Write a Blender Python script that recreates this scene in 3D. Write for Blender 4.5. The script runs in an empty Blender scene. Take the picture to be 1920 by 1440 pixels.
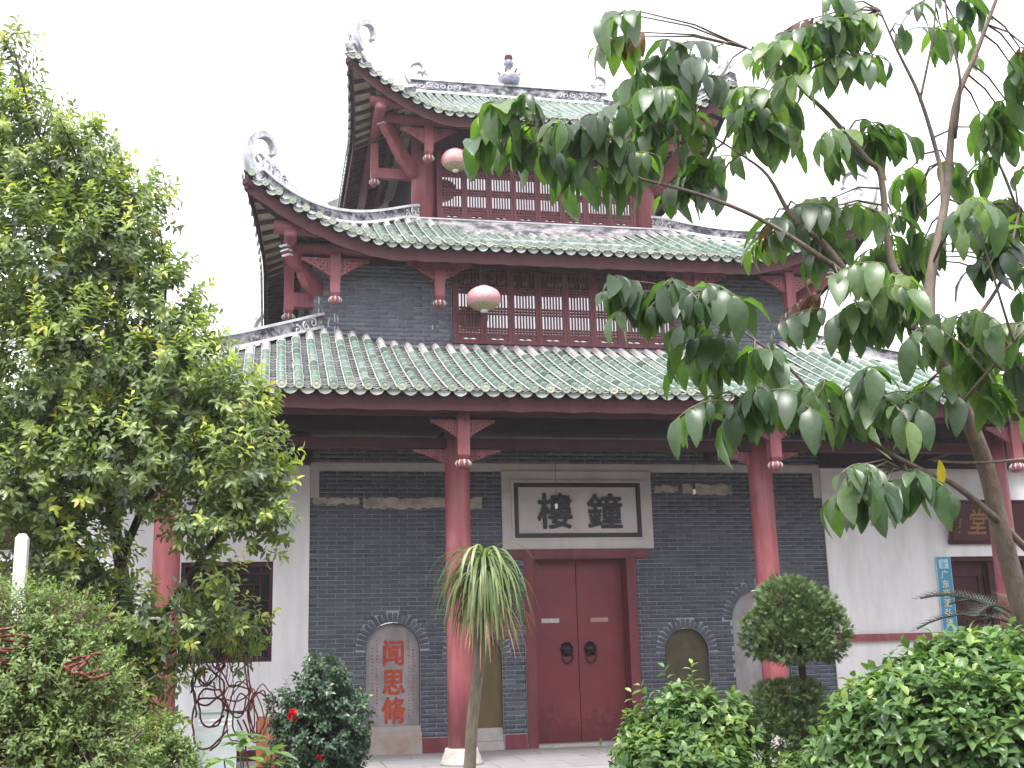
import bpy, math, random
import numpy as np
from mathutils import Vector, Matrix

sc = bpy.context.scene
COL = sc.collection
PI = math.pi
random.seed(7)
rng = np.random.default_rng(7)

# ---------------------------------------------------------------- measured positions (metres)
# X to the right along the facade, Y into the tower, Z up; the wall of the lower storey is y = 0, the porch floor z = 0
CAM = ([(0.97948, -0.19983, -0.02603), (-0.01964, -0.22318, 0.97458), (-0.20056, -0.95407, -0.22252)], (-5.0343, -18.908, 1.5028))
OSM = [(-7.115, -9.728, 6.261, 0.12, 0.214, 0.8), (-7.169, -9.615, 5.825, 0.235, 0.342, 1), (-6.891, -9.679, 5.401, 0.507, 0.507, 1), (-6.479, -9.83, 5.227, 0.335, 0.377, 0.9), (-6.855, -9.786, 4.479, 0.696, 0.655, 1), (-6.256, -9.936, 4.583, 0.43, 0.491, 1), (-6.076, -9.846, 4.931, 0.23, 0.314, 0.7), (-5.905, -9.896, 4.095, 0.348, 0.45, 1), (-6.603, -9.859, 3.667, 0.76, 0.6, 1), (-5.739, -10.008, 3.527, 0.48, 0.44, 1), (-5.301, -10.152, 3.299, 0.297, 0.257, 1), (-5.327, -10.149, 2.861, 0.411, 0.332, 1), (-5.075, -10.156, 2.663, 0.176, 0.235, 1), (-6.057, -10.018, 2.956, 0.587, 0.43, 1), (-6.668, -9.876, 2.896, 0.626, 0.548, 1), (-5.449, -10.133, 2.453, 0.309, 0.174, 0.7), (-5.089, -10.207, 2.443, 0.174, 0.155, 0.8), (-6.372, -9.897, 2.27, 0.367, 0.251, 0.5), (-6.773, -9.739, 2.404, 0.352, 0.313, 0.8), (-6.066, -9.953, 1.788, 0.306, 0.248, 0.9), (-6.327, -9.827, 1.93, 0.271, 0.232, 1), (-6.483, -9.843, 2.141, 0.29, 0.213, 0.9), (-6.15, -9.784, 1.587, 0.271, 0.232, 1), (-5.597, -10.032, 1.702, 0.286, 0.172, 0.7), (-5.441, -10.043, 2.057, 0.193, 0.155, 0.7), (-5.956, -9.766, 1.337, 0.29, 0.367, 1.2), (-5.31, -9.669, 1.683, 0.3, 0.2, 0.7)]
OSM_BR = [[(-5.996, -9.069, 0.629, 0.0696), (-6.029, -9.211, 1.268, 0.0655), (-6.103, -9.363, 1.987, 0.0532), (-6.261, -9.535, 2.868, 0.0409), (-6.442, -9.731, 3.87, 0.0286), (-6.622, -9.927, 4.871, 0.0184), (-6.877, -10.042, 5.596, 0.0123), (-7.028, -10.132, 6.118, 0.0061)], [(-6.011, -9.471, 1.468, 0.044), (-5.7, -9.756, 1.961, 0.0277), (-5.395, -10.029, 2.405, 0.0176), (-5.133, -10.153, 2.703, 0.0078)], [(-6.124, -9.63, 2.251, 0.036), (-5.833, -9.927, 2.813, 0.0237), (-5.451, -10.068, 3.072, 0.0138), (-5.145, -10.175, 3.257, 0.0059)], [(-6.307, -9.591, 3.149, 0.0286), (-6.039, -9.785, 3.74, 0.0184), (-5.848, -9.936, 4.213, 0.0102), (-5.898, -10.046, 4.733, 0.0061)], [(-6.068, -9.681, 1.971, 0.0356), (-6.506, -9.802, 2.435, 0.0235), (-6.896, -9.811, 2.826, 0.0156)], [(-6.484, -9.75, 3.991, 0.0205), (-6.217, -9.954, 4.621, 0.0123), (-6.084, -10.074, 5.017, 0.0061)], [(-6.367, -9.898, 3.621, 0.022), (-6.81, -9.935, 4.179, 0.014), (-7.177, -9.739, 4.567, 0.0082)], [(-5.997, -9.552, 1.353, 0.0317), (-5.609, -9.807, 1.649, 0.0176), (-5.266, -9.895, 1.716, 0.0078)]]
BUSH = [(-6.104, -13.477, 1.652, 0.227, 0.171, 1), (-5.904, -13.518, 1.646, 0.171, 0.136, 1), (-5.991, -13.549, 1.408, 0.334, 0.245, 1), (-5.772, -13.583, 1.358, 0.189, 0.178, 1), (-6.009, -13.596, 1.177, 0.327, 0.218, 1), (-5.731, -13.648, 1.148, 0.196, 0.196, 1)]
BUSH2 = [(-5.695, -11.103, 0.992, 0.18, 0.164, 1), (-5.853, -11.041, 0.869, 0.196, 0.164, 1), (-5.564, -11.1, 0.861, 0.131, 0.131, 1)]
CAM_B = [(-4.51, -7.411, 1.169, 0.225, 0.35, 0.9), (-4.727, -7.321, 0.98, 0.25, 0.3, 1), (-4.334, -7.39, 0.921, 0.225, 0.375, 1), (-4.574, -7.284, 0.684, 0.425, 0.375, 1), (-4.327, -7.312, 0.58, 0.225, 0.25, 1)]
FLOWER = [(-4.785, -7.733, 1.0), (-4.55, -7.672, 0.617)]
HEDGE_R = [(-2.506, -14.449, 1.226, 0.192, 0.167, 1), (-2.251, -14.412, 1.289, 0.262, 0.188, 1), (-1.932, -14.38, 1.311, 0.267, 0.196, 1), (-2.691, -14.493, 1.134, 0.157, 0.167, 1), (-2.541, -14.628, 1.126, 0.266, 0.225, 1), (-2.261, -14.685, 1.119, 0.307, 0.266, 1), (-2.82, -14.543, 1.014, 0.143, 0.143, 1)]
HEDGE_M = [(-2.76, -11.901, 0.867, 0.197, 0.239, 1), (-2.559, -11.96, 0.939, 0.239, 0.286, 1), (-2.335, -11.907, 0.957, 0.194, 0.258, 1), (-2.657, -12.114, 0.79, 0.34, 0.216, 1)]
JUN = [(-1.819, -11.978, 1.697, 0.239, 0.206, 1), (-1.972, -11.916, 1.571, 0.166, 0.153, 1), (-1.647, -11.985, 1.573, 0.166, 0.166, 1), (-1.86, -12.036, 1.535, 0.229, 0.138, 1), (-1.842, -11.887, 1.777, 0.151, 0.135, 1)]
JUN2 = [(-1.848, -11.86, 1.219, 0.193, 0.06, 1), (-2.027, -11.896, 1.086, 0.151, 0.138, 1), (-1.774, -11.838, 1.059, 0.166, 0.139, 1), (-1.913, -11.897, 0.987, 0.229, 0.147, 1)]
JUN_BR = [[(-1.804, -11.738, 0.655, 0.0398), (-1.788, -11.809, 0.946, 0.0332), (-1.757, -11.876, 1.204, 0.0266), (-1.774, -11.918, 1.398, 0.0232), (-1.81, -11.955, 1.593, 0.0149)], [(-1.775, -11.85, 1.107, 0.0199), (-1.907, -11.853, 1.24, 0.0116)], [(-1.974, -11.703, 0.66, 0.0266), (-1.966, -11.765, 0.918, 0.0199), (-1.92, -11.812, 1.079, 0.0116)]]
PONY = [(-3.318, -8.528, 0.391, 0.0614), (-3.314, -8.586, 0.635, 0.0523), (-3.302, -8.661, 0.945, 0.05), (-3.269, -8.75, 1.298, 0.05), (-3.248, -8.816, 1.563, 0.0591), (-3.235, -8.881, 1.829, 0.0682), (-3.231, -8.933, 2.05, 0.0682), (-3.229, -8.965, 2.183, 0.0455)]
BIG_BR = [[(-1.386, -13.727, 1.169, 0.0586), (-1.516, -13.817, 1.668, 0.0509), (-1.602, -13.869, 1.968, 0.0458), (-1.683, -13.927, 2.293, 0.042), (-1.783, -13.965, 2.544, 0.0382), (-1.887, -13.995, 2.77, 0.0357), (-1.966, -14.02, 2.945, 0.0331)], [(-1.918, -14.004, 2.832, 0.028), (-2.097, -14.008, 3.011, 0.0229), (-2.324, -14.0, 3.183, 0.0166), (-2.547, -14.082, 3.284, 0.0138), (-2.83, -14.11, 3.434, 0.0099), (-3.105, -14.126, 3.526, 0.0086), (-3.296, -14.099, 3.584, 0.0074), (-3.419, -14.083, 3.626, 0.0061), (-3.588, -14.081, 3.771, 0.0049), (-3.83, -14.051, 3.861, 0.0037)], [(-2.324, -14.0, 3.183, 0.0166), (-2.463, -14.012, 3.358, 0.0166), (-2.574, -13.923, 3.529, 0.013), (-2.692, -13.944, 3.724, 0.0078), (-2.821, -13.941, 3.828, 0.0052), (-3.027, -13.929, 3.96, 0.0039)], [(-1.966, -14.02, 2.945, 0.0306), (-2.021, -13.957, 3.176, 0.0233), (-2.08, -13.933, 3.348, 0.0183), (-2.104, -13.969, 3.748, 0.0158), (-2.17, -13.973, 3.827, 0.0145), (-2.352, -13.984, 4.04, 0.0119), (-2.489, -13.986, 4.17, 0.0092), (-2.597, -13.99, 4.286, 0.0066), (-2.767, -13.977, 4.383, 0.004)], [(-1.966, -14.02, 2.945, 0.0331), (-1.908, -13.992, 3.223, 0.0259), (-1.786, -14.012, 3.647, 0.0198), (-1.754, -14.116, 4.065, 0.0158), (-1.656, -14.197, 4.325, 0.0119), (-1.575, -14.267, 4.551, 0.0092), (-1.509, -14.324, 4.735, 0.0066)], [(-1.796, -14.001, 3.612, 0.0158), (-1.768, -13.957, 3.845, 0.0121), (-1.869, -14.011, 4.166, 0.0094), (-1.981, -14.04, 4.394, 0.0067), (-2.075, -14.068, 4.598, 0.004)], [(-1.869, -14.006, 4.148, 0.0067), (-1.812, -14.092, 4.463, 0.0054), (-1.8, -14.142, 4.669, 0.004)], [(-1.751, -14.083, 3.919, 0.0106), (-1.787, -14.235, 4.154, 0.0065), (-1.843, -14.276, 4.383, 0.0052), (-1.872, -14.317, 4.586, 0.0039)], [(-1.603, -13.883, 2.03, 0.0204), (-1.769, -13.973, 2.116, 0.0163), (-1.917, -14.014, 2.203, 0.0136), (-2.045, -14.05, 2.247, 0.0098), (-2.188, -14.027, 2.275, 0.0049)], [(-2.045, -14.05, 2.247, 0.0098), (-2.19, -13.942, 2.364, 0.0113), (-2.391, -13.931, 2.498, 0.01), (-2.523, -13.93, 2.611, 0.0088), (-2.636, -13.937, 2.743, 0.0075), (-2.799, -13.981, 2.854, 0.0062), (-2.976, -13.973, 2.98, 0.005), (-3.196, -13.95, 3.082, 0.0037)], [(-2.391, -13.931, 2.498, 0.0075), (-2.578, -14.006, 2.536, 0.0061), (-2.771, -13.975, 2.577, 0.0037), (-2.916, -13.951, 2.605, 0.0037)], [(-2.047, -14.064, 2.309, 0.0049), (-1.852, -14.102, 2.295, 0.0061), (-1.548, -14.067, 2.322, 0.0075)], [(-2.19, -13.942, 2.364, 0.0063), (-2.212, -13.966, 2.486, 0.0075), (-2.165, -13.993, 2.558, 0.005)], [(-1.542, -13.793, 2.04, 0.0181), (-1.362, -13.701, 1.93, 0.0185)], [(-1.775, -13.82, 2.815, 0.0132), (-1.571, -13.817, 3.069, 0.0107), (-1.383, -13.807, 3.304, 0.0082), (-1.247, -13.813, 3.657, 0.0055)], [(-1.986, -14.234, 2.536, 0.0096), (-1.991, -14.465, 2.629, 0.007), (-1.942, -14.605, 2.737, 0.0045)]]
SPRAY = [(-3.611, -14.06, 3.7, 0.184, 0.147, 7), (-3.877, -14.03, 3.815, 0.196, 0.123, 6), (-3.962, -14.022, 3.853, 0.093, 0.111, 5), (-3.331, -14.07, 3.941, 0.138, 0.15, 5), (-3.16, -13.979, 3.845, 0.153, 0.153, 5), (-2.921, -13.897, 3.73, 0.13, 0.117, 4), (-3.278, -13.987, 4.434, 0.117, 0.143, 4), (-3.043, -14.092, 4.227, 0.166, 0.14, 6), (-2.752, -14.038, 4.18, 0.156, 0.181, 6), (-2.759, -13.883, 3.971, 0.158, 0.132, 5), (-2.562, -14.037, 4.454, 0.132, 0.132, 4), (-2.454, -14.005, 4.22, 0.119, 0.158, 4), (-2.31, -14.008, 4.552, 0.148, 0.121, 5), (-2.047, -14.055, 4.519, 0.148, 0.134, 5), (-2.089, -13.925, 3.997, 0.121, 0.121, 3), (-2.266, -13.965, 3.881, 0.158, 0.106, 3), (-2.611, -13.902, 3.469, 0.143, 0.117, 4), (-2.338, -13.879, 3.575, 0.171, 0.119, 5), (-2.079, -13.811, 3.5, 0.174, 0.134, 5), (-1.658, -13.678, 3.897, 0.127, 0.169, 4), (-1.418, -13.866, 4.04, 0.194, 0.166, 6), (-1.268, -13.712, 3.694, 0.169, 0.197, 6), (-1.404, -14.051, 4.368, 0.136, 0.123, 4), (-1.488, -13.72, 3.474, 0.222, 0.166, 7), (-1.704, -13.559, 3.431, 0.169, 0.169, 5), (-2.141, -14.595, 3.322, 0.139, 0.07, 3), (-3.424, -14.051, 3.043, 0.096, 0.096, 4), (-3.271, -14.082, 3.039, 0.108, 0.096, 4), (-3.116, -14.103, 2.988, 0.121, 0.108, 5), (-3.041, -13.981, 2.848, 0.098, 0.123, 4), (-2.782, -13.918, 2.794, 0.125, 0.113, 4), (-3.002, -14.027, 2.562, 0.145, 0.108, 5), (-2.794, -13.964, 2.554, 0.147, 0.123, 5), (-2.627, -14.012, 2.609, 0.098, 0.111, 3), (-2.314, -14.076, 2.601, 0.16, 0.123, 6), (-2.371, -14.07, 3.075, 0.175, 0.125, 6), (-2.098, -14.022, 3.073, 0.166, 0.127, 6), (-2.017, -14.305, 2.865, 0.169, 0.145, 6), (-1.925, -14.51, 2.763, 0.139, 0.139, 5), (-1.952, -14.352, 2.56, 0.13, 0.118, 4), (-2.431, -14.168, 2.204, 0.118, 0.083, 5), (-2.292, -14.194, 2.189, 0.106, 0.083, 4), (-1.966, -13.962, 2.697, 0.115, 0.127, 3), (-1.329, -13.818, 3.303, 0.123, 0.164, 4), (-1.62, -13.97, 4.666, 0.139, 0.111, 3)]
YLEAF = (-2.071, -14.157, 2.28)
SAGO = (-0.973, -13.061, 1.535)
POST = [(-6.577, -10.906, 2.289), (-6.557, -10.833, 1.957)]
HOSE = [[(-5.465, -9.205, 1.634, 0.0188), (-5.359, -9.194, 1.489, 0.0188), (-5.376, -9.143, 1.285, 0.0167), (-5.496, -9.09, 1.166, 0.0167), (-5.547, -9.055, 1.066, 0.0167), (-5.465, -9.066, 1.035, 0.0167), (-5.414, -9.102, 1.144, 0.0167), (-5.445, -9.128, 1.287, 0.0167), (-5.317, -9.193, 1.447, 0.0188)], [(-5.277, -9.21, 1.486, 0.0188), (-5.152, -9.207, 1.361, 0.0209), (-5.067, -9.187, 1.196, 0.0209), (-5.039, -9.154, 1.032, 0.0209), (-5.103, -9.13, 0.985, 0.0209), (-5.228, -9.121, 1.057, 0.0209), (-5.272, -9.154, 1.242, 0.0188)], [(-5.317, -9.188, 1.426, 0.0188), (-5.362, -9.127, 1.203, 0.0188), (-5.33, -9.095, 1.04, 0.0188), (-5.206, -9.111, 0.996, 0.0188), (-5.147, -9.151, 1.116, 0.0188), (-5.185, -9.201, 1.362, 0.0188)], [(-5.495, -9.223, 1.737, 0.0209), (-5.402, -9.209, 1.592, 0.0251), (-5.278, -9.215, 1.507, 0.0272), (-5.156, -9.249, 1.544, 0.0209), (-5.071, -9.233, 1.399, 0.0188)], [(-5.248, -9.112, 1.037, 0.0167), (-5.192, -9.095, 0.914, 0.0146), (-5.172, -9.061, 0.75, 0.0146), (-5.136, -9.03, 0.586, 0.0146)], [(-5.203, -9.121, 1.036, 0.0167), (-5.16, -9.106, 0.933, 0.0146), (-5.174, -9.079, 0.832, 0.0146), (-5.213, -9.052, 0.751, 0.0146)], [(-5.467, -9.086, 1.125, 0.0126), (-5.412, -9.078, 1.042, 0.0126), (-5.369, -9.066, 0.951, 0.0126), (-5.429, -9.041, 0.9, 0.0126), (-5.439, -9.061, 0.994, 0.0126), (-5.375, -9.086, 1.041, 0.0126)], [(-5.111, -9.22, 1.38, 0.0146), (-5.117, -9.186, 1.238, 0.0146), (-5.049, -9.171, 1.114, 0.0146), (-5.083, -9.141, 1.013, 0.0146), (-5.166, -9.128, 1.035, 0.0146)]]
HOSE2 = [[(-5.833, -13.816, 1.512, 0.015), (-5.808, -13.83, 1.549, 0.015), (-5.735, -13.847, 1.556, 0.015), (-5.672, -13.856, 1.539, 0.015), (-5.682, -13.848, 1.513, 0.0139), (-5.744, -13.832, 1.5, 0.0139), (-5.765, -13.821, 1.473, 0.0139), (-5.712, -13.83, 1.463, 0.0128), (-5.649, -13.84, 1.449, 0.0128)], [(-6.102, -13.778, 1.592, 0.015), (-6.049, -13.786, 1.576, 0.015), (-5.997, -13.797, 1.579, 0.0128)], [(-6.1, -13.753, 1.482, 0.0171), (-6.027, -13.772, 1.497, 0.015), (-6.007, -13.786, 1.538, 0.0107)]]
GREEN_HOSE = [[(-5.583, -9.253, 1.495, 0.0166), (-5.587, -9.205, 1.293, 0.0166), (-5.559, -9.168, 1.111, 0.0166), (-5.566, -9.157, 1.071, 0.0166)], [(-5.628, -9.206, 1.335, 0.0124), (-5.554, -9.213, 1.301, 0.0124), (-5.482, -9.236, 1.331, 0.0124), (-5.451, -9.256, 1.391, 0.0124)], [(-5.689, -9.1, 0.933, 0.0166), (-5.648, -9.103, 0.912, 0.0166), (-5.635, -9.096, 0.871, 0.0166), (-5.687, -9.083, 0.861, 0.0166)]]
SAPL = [(-5.124, -10.326, 0.741), (-5.199, -10.357, 0.938), (-5.3, -10.418, 0.843), (-4.984, -10.388, 0.879), (-5.183, -10.319, 0.988), (-5.018, -10.471, 0.818)]
GCOVER = [(-1.9, -12.272, 0.785), (-1.718, -12.306, 0.765), (-2.081, -12.232, 0.775)]
HOOK2 = [(-5.325, -0.705, 9.05), (-5.419, -0.799, 9.17), (-5.481, -0.861, 9.343), (-5.502, -0.882, 9.535), (-5.448, -0.828, 9.711), (-5.317, -0.697, 9.855), (-5.198, -0.578, 9.88), (-5.119, -0.499, 9.807), (-5.09, -0.47, 9.67), (-5.106, -0.486, 9.586)]
HOOK3 = [(-3.498, 1.122, 12.53), (-3.584, 1.036, 12.606), (-3.637, 0.983, 12.746), (-3.617, 1.003, 12.912), (-3.51, 1.11, 13.071), (-3.391, 1.229, 13.127), (-3.303, 1.317, 13.074), (-3.281, 1.339, 12.932), (-3.314, 1.306, 12.822)]
RIDGE_HOOK_L = [(-1.828, 4.62, 13.545), (-2.016, 4.62, 13.632), (-2.168, 4.62, 13.774), (-2.249, 4.62, 13.946), (-2.248, 4.62, 14.1), (-2.153, 4.62, 14.211), (-2.011, 4.62, 14.248), (-1.905, 4.62, 14.179), (-1.882, 4.62, 14.065), (-1.954, 4.62, 13.995)]
RIDGE_HOOK_R = [(1.873, 4.62, 13.602), (2.063, 4.62, 13.655), (2.219, 4.62, 13.772), (2.314, 4.62, 13.938), (2.309, 4.62, 14.109), (2.213, 4.62, 14.208), (2.088, 4.62, 14.238), (1.984, 4.62, 14.15), (1.954, 4.62, 14.029), (2.014, 4.62, 13.967)]

# ---------------------------------------------------------------- camera, sky, sun, exposure
cd = bpy.data.cameras.new('camera')
cam = bpy.data.objects.new('camera', cd)
COL.objects.link(cam)
(R_, U_, B_), C_ = CAM
cam.matrix_world = Matrix(((R_[0], U_[0], B_[0], C_[0]), (R_[1], U_[1], B_[1], C_[1]), (R_[2], U_[2], B_[2], C_[2]), (0, 0, 0, 1)))
cd.sensor_width = 36.0
cd.lens = 2199.04 / 1920 * 36
cd.clip_end = 3000
sc.camera = cam

SUN_EL, SUN_AZ = math.radians(64), math.radians(205)      # azimuth from +Y clockwise: the sun is high behind and left of the camera
w = bpy.data.worlds.new('World'); sc.world = w; w.use_nodes = True
nt = w.node_tree; nt.nodes.clear()
sky = nt.nodes.new('ShaderNodeTexSky'); sky.sky_type = 'NISHITA'; sky.sun_disc = False
sky.sun_elevation = SUN_EL; sky.sun_rotation = SUN_AZ; sky.dust_density = 4; sky.air_density = 1.2
hs = nt.nodes.new('ShaderNodeHueSaturation'); hs.inputs['Saturation'].default_value = 0.10
mx = nt.nodes.new('ShaderNodeMixRGB'); mx.inputs[0].default_value = 0.6
mx.inputs[2].default_value = (9.2, 9.2, 9.9, 1)            # the even white cloud layer
bg = nt.nodes.new('ShaderNodeBackground'); bg.inputs['Strength'].default_value = 0.075
wo = nt.nodes.new('ShaderNodeOutputWorld')
nt.links.new(sky.outputs[0], hs.inputs['Color']); nt.links.new(hs.outputs[0], mx.inputs[1])
nt.links.new(mx.outputs[0], bg.inputs['Color']); nt.links.new(bg.outputs[0], wo.inputs['Surface'])
sl = bpy.data.lights.new('sun', 'SUN'); sl.energy = 1.5; sl.angle = math.radians(22); sl.color = (1, .97, .92)
so = bpy.data.objects.new('sun', sl); COL.objects.link(so)
sd = Vector((math.sin(SUN_AZ) * math.cos(SUN_EL), math.cos(SUN_AZ) * math.cos(SUN_EL), math.sin(SUN_EL)))
so.rotation_euler = sd.to_track_quat('Z', 'Y').to_euler()
so.location = (-10, -20, 25)
sc.view_settings.view_transform = 'Standard'; sc.view_settings.look = 'None'
sc.view_settings.exposure = 2.0; sc.view_settings.gamma = 1.0
sc.view_settings.use_curve_mapping = False
sc.render.engine = 'CYCLES'
sc.cycles.use_denoising = True
HAZE = .0012
sc.cycles.max_bounces = 8; sc.cycles.transparent_max_bounces = 8

# ---------------------------------------------------------------- materials
def ramp(t, stops):
    r = t.nodes.new('ShaderNodeValToRGB'); e = r.color_ramp.elements
    while len(e) < len(stops): e.new(0.5)
    for k, (p, c) in zip(e, stops): k.position = p; k.color = tuple(c[:3]) + (1,)
    return r
def math_n(t, op, a, b=None):
    n = t.nodes.new('ShaderNodeMath'); n.operation = op
    for i, v in enumerate((a, b)):
        if v is None: continue
        if isinstance(v, (int, float)): n.inputs[i].default_value = v
        else: t.links.new(v, n.inputs[i])
    return n.outputs[0]
def mixc(t, fac, a, b, mode='MIX'):
    n = t.nodes.new('ShaderNodeMixRGB'); n.blend_type = mode
    for i, v in enumerate((fac, a, b)):
        if hasattr(v, 'node'): t.links.new(v, n.inputs[i])
        elif isinstance(v, (int, float)): n.inputs[i].default_value = v
        else: n.inputs[i].default_value = tuple(v[:3]) + (1,)
    return n.outputs[0]
def noise(t, scale, detail=4, rough=.55, stretch=None, coord='pos'):
    n = t.nodes.new('ShaderNodeTexNoise'); n.inputs['Scale'].default_value = scale
    n.inputs['Detail'].default_value = detail; n.inputs['Roughness'].default_value = rough
    if coord == 'pos': src = t.nodes.new('ShaderNodeNewGeometry').outputs['Position']
    else: src = t.nodes.new('ShaderNodeTexCoord').outputs['Object']
    if stretch:
        m = t.nodes.new('ShaderNodeMapping'); m.inputs['Scale'].default_value = stretch
        t.links.new(src, m.inputs['Vector']); src = m.outputs[0]
    t.links.new(src, n.inputs['Vector'])
    return n.outputs['Fac']
def new_mat(name, rough=.7, spec=.4, metal=0):
    m = bpy.data.materials.new(name); m.use_nodes = True; t = m.node_tree
    b = t.nodes['Principled BSDF']
    b.inputs['Roughness'].default_value = rough; b.inputs['Specular IOR Level'].default_value = spec
    b.inputs['Metallic'].default_value = metal
    return m, t, b
def rnd_value(t):
    a = t.nodes.new('ShaderNodeAttribute'); a.attribute_name = 'rnd'
    o = t.nodes.new('ShaderNodeObjectInfo')
    return math_n(t, 'FRACT', math_n(t, 'ADD', a.outputs['Fac'], o.outputs['Random']))
def bump(t, b, h, strength=.3, dist=.01):
    n = t.nodes.new('ShaderNodeBump'); n.inputs['Strength'].default_value = strength; n.inputs['Distance'].default_value = dist
    t.links.new(h, n.inputs['Height']); t.links.new(n.outputs[0], b.inputs['Normal'])
def simple(name, col, rough=.7, spec=.4, var=.25, scale=6, b_str=.2, metal=0, stretch=None):
    m, t, b = new_mat(name, rough, spec, metal)
    n = noise(t, scale, 5, .6, stretch)
    lo = [c * (1 - var) for c in col]; hi = [min(1, c * (1 + var)) for c in col]
    r = ramp(t, [(.3, lo), (.7, hi)]); t.links.new(n, r.inputs[0]); t.links.new(r.outputs[0], b.inputs['Base Color'])
    if b_str: bump(t, b, noise(t, scale * 8, 4, .6, stretch), b_str)
    return m
def vary(name, stops, rough=.7, spec=.4, nscale=9, namt=.35, dirt=None, bs=.25):
    """colour by piece (random per object or per joined piece), broken up by noise"""
    m, t, b = new_mat(name, rough, spec)
    r = ramp(t, stops); t.links.new(rnd_value(t), r.inputs[0])
    n = noise(t, nscale, 6, .65)
    k = ramp(t, [(.25, (1 - namt,) * 3), (.75, (1 + namt * .6,) * 3)]); t.links.new(n, k.inputs[0])
    c = mixc(t, 1.0, r.outputs[0], k.outputs[0], 'MULTIPLY')
    if dirt:
        dn = noise(t, dirt[1], 6, .7, dirt[2] if len(dirt) > 2 else None); dr = ramp(t, [(dirt[3], (0,) * 3), (dirt[3] + .12, (1,) * 3)])
        t.links.new(dn, dr.inputs[0])
        c = mixc(t, math_n(t, 'MULTIPLY', dr.outputs[0], .8), c, dirt[0])
    t.links.new(c, b.inputs['Base Color'])
    if bs: bump(t, b, noise(t, nscale * 6, 5, .65), bs)
    return m
M = {}
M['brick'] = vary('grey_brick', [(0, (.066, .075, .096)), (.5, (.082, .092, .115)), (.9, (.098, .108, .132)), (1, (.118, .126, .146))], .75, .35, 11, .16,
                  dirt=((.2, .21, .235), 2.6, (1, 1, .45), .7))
M['brick_upper_lit'] = vary('lit_upper_grey_brick', [(0, (.12, .132, .16)), (.5, (.14, .153, .185)), (.85, (.16, .173, .205)), (1, (.18, .19, .22))], .75, .35, 11, .16,
                  dirt=((.24, .25, .27), 2.2, (1, 1, .4), .68))  # same grey brick, colour lightened to stand in for missing light
M['mortar'] = simple('lime_mortar', (.4, .41, .44), .9, .2, .3, 5)
M['brick_back'] = simple('plain_grey_brickwork', (.08, .088, .105), .85, .3, .3, 3)
def red_paint(name, col, rough=.5, fade=(.5, .2, .22), amt=.35):
    m, t, b = new_mat(name, rough, .4)
    n = noise(t, 2.2, 6, .65, (1, 1, .5)); r = ramp(t, [(.35, [c * .8 for c in col]), (.65, [c * 1.12 for c in col])]); t.links.new(n, r.inputs[0])
    f = noise(t, 1.1, 5, .6); fr = ramp(t, [(.5, (0,) * 3), (.75, (amt,) * 3)]); t.links.new(f, fr.inputs[0])
    c = mixc(t, fr.outputs[0], r.outputs[0], fade)
    k = noise(t, 5, 6, .7, (2.2, 2.2, .16)); kr = ramp(t, [(.46, (0,) * 3), (.62, (.75,) * 3)]); t.links.new(k, kr.inputs[0])
    c = mixc(t, kr.outputs[0], c, [x * .62 for x in col])
    s = noise(t, 30, 3, .7); sr = ramp(t, [(.68, (0,) * 3), (.72, (.6,) * 3)]); t.links.new(s, sr.inputs[0])
    c = mixc(t, sr.outputs[0], c, [x * .6 for x in col])
    t.links.new(c, b.inputs['Base Color']); bump(t, b, noise(t, 14, 4, .6, (1, 1, .12)), .15)
    return m
M['red'] = red_paint('faded_red_paint', (.27, .072, .082), .5, (.4, .17, .19), .6)
M['red_dark'] = red_paint('shade_dark_red_paint', (.052, .012, .016), .8, (.075, .022, .027), .3)  # dark red paint, deepened in colour to imitate shade under the eaves
M['red_frame'] = red_paint('deep_red_frame_paint', (.17, .032, .042), .5, (.24, .08, .09), .3)
M['red_window'] = red_paint('brownish_red_paint', (.15, .036, .043), .55, (.22, .08, .09), .3)
M['rafter'] = red_paint('brown_red_rafter_paint', (.09, .03, .032), .7, (.16, .06, .06), .3)
def door_mat():
    m, t, b = new_mat('door_red_paint', .42, .45)
    n = noise(t, 1.6, 5, .6); r = ramp(t, [(.3, (.15, .022, .032)), (.7, (.205, .03, .041))]); t.links.new(n, r.inputs[0])
    g = t.nodes.new('ShaderNodeNewGeometry'); sx = t.nodes.new('ShaderNodeSeparateXYZ'); t.links.new(g.outputs['Position'], sx.inputs[0])
    # damp splashes on the lower part of the leaves: a stain with a ragged upper edge
    sp = noise(t, 9, 5, .75); low = math_n(t, 'SUBTRACT', .62, math_n(t, 'MULTIPLY', sx.outputs['Z'], .55))
    k = math_n(t, 'ADD', math_n(t, 'MULTIPLY', low, .8), math_n(t, 'MULTIPLY', math_n(t, 'SUBTRACT', sp, .5), 1.1))
    kr = ramp(t, [(.28, (0,) * 3), (.36, (1,) * 3)]); t.links.new(k, kr.inputs[0])
    c = mixc(t, math_n(t, 'MULTIPLY', kr.outputs[0], .75), r.outputs[0], (.1, .009, .014))
    t.links.new(c, b.inputs['Base Color']); bump(t, b, noise(t, 20, 4, .6, (1, 1, .06)), .1)
    return m
M['door'] = door_mat()
M['white_wall'] = None
def plaster(name, col, dirt, amt, scale=1.3, stretch=None):
    m, t, b = new_mat(name, .85, .25)
    n = noise(t, scale, 7, .68, stretch); r = ramp(t, [(.42 if amt < .9 else .4, (0,) * 3), (.72 if amt < .9 else .58, (amt,) * 3)]); t.links.new(n, r.inputs[0])
    c = mixc(t, r.outputs[0], col, dirt)
    s = noise(t, 26, 4, .7); sr = ramp(t, [(.66, (0,) * 3), (.72, (amt * .6,) * 3)]); t.links.new(s, sr.inputs[0])
    c = mixc(t, sr.outputs[0], c, dirt)
    t.links.new(c, b.inputs['Base Color']); bump(t, b, noise(t, 9, 5, .6), .15)
    return m
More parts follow.
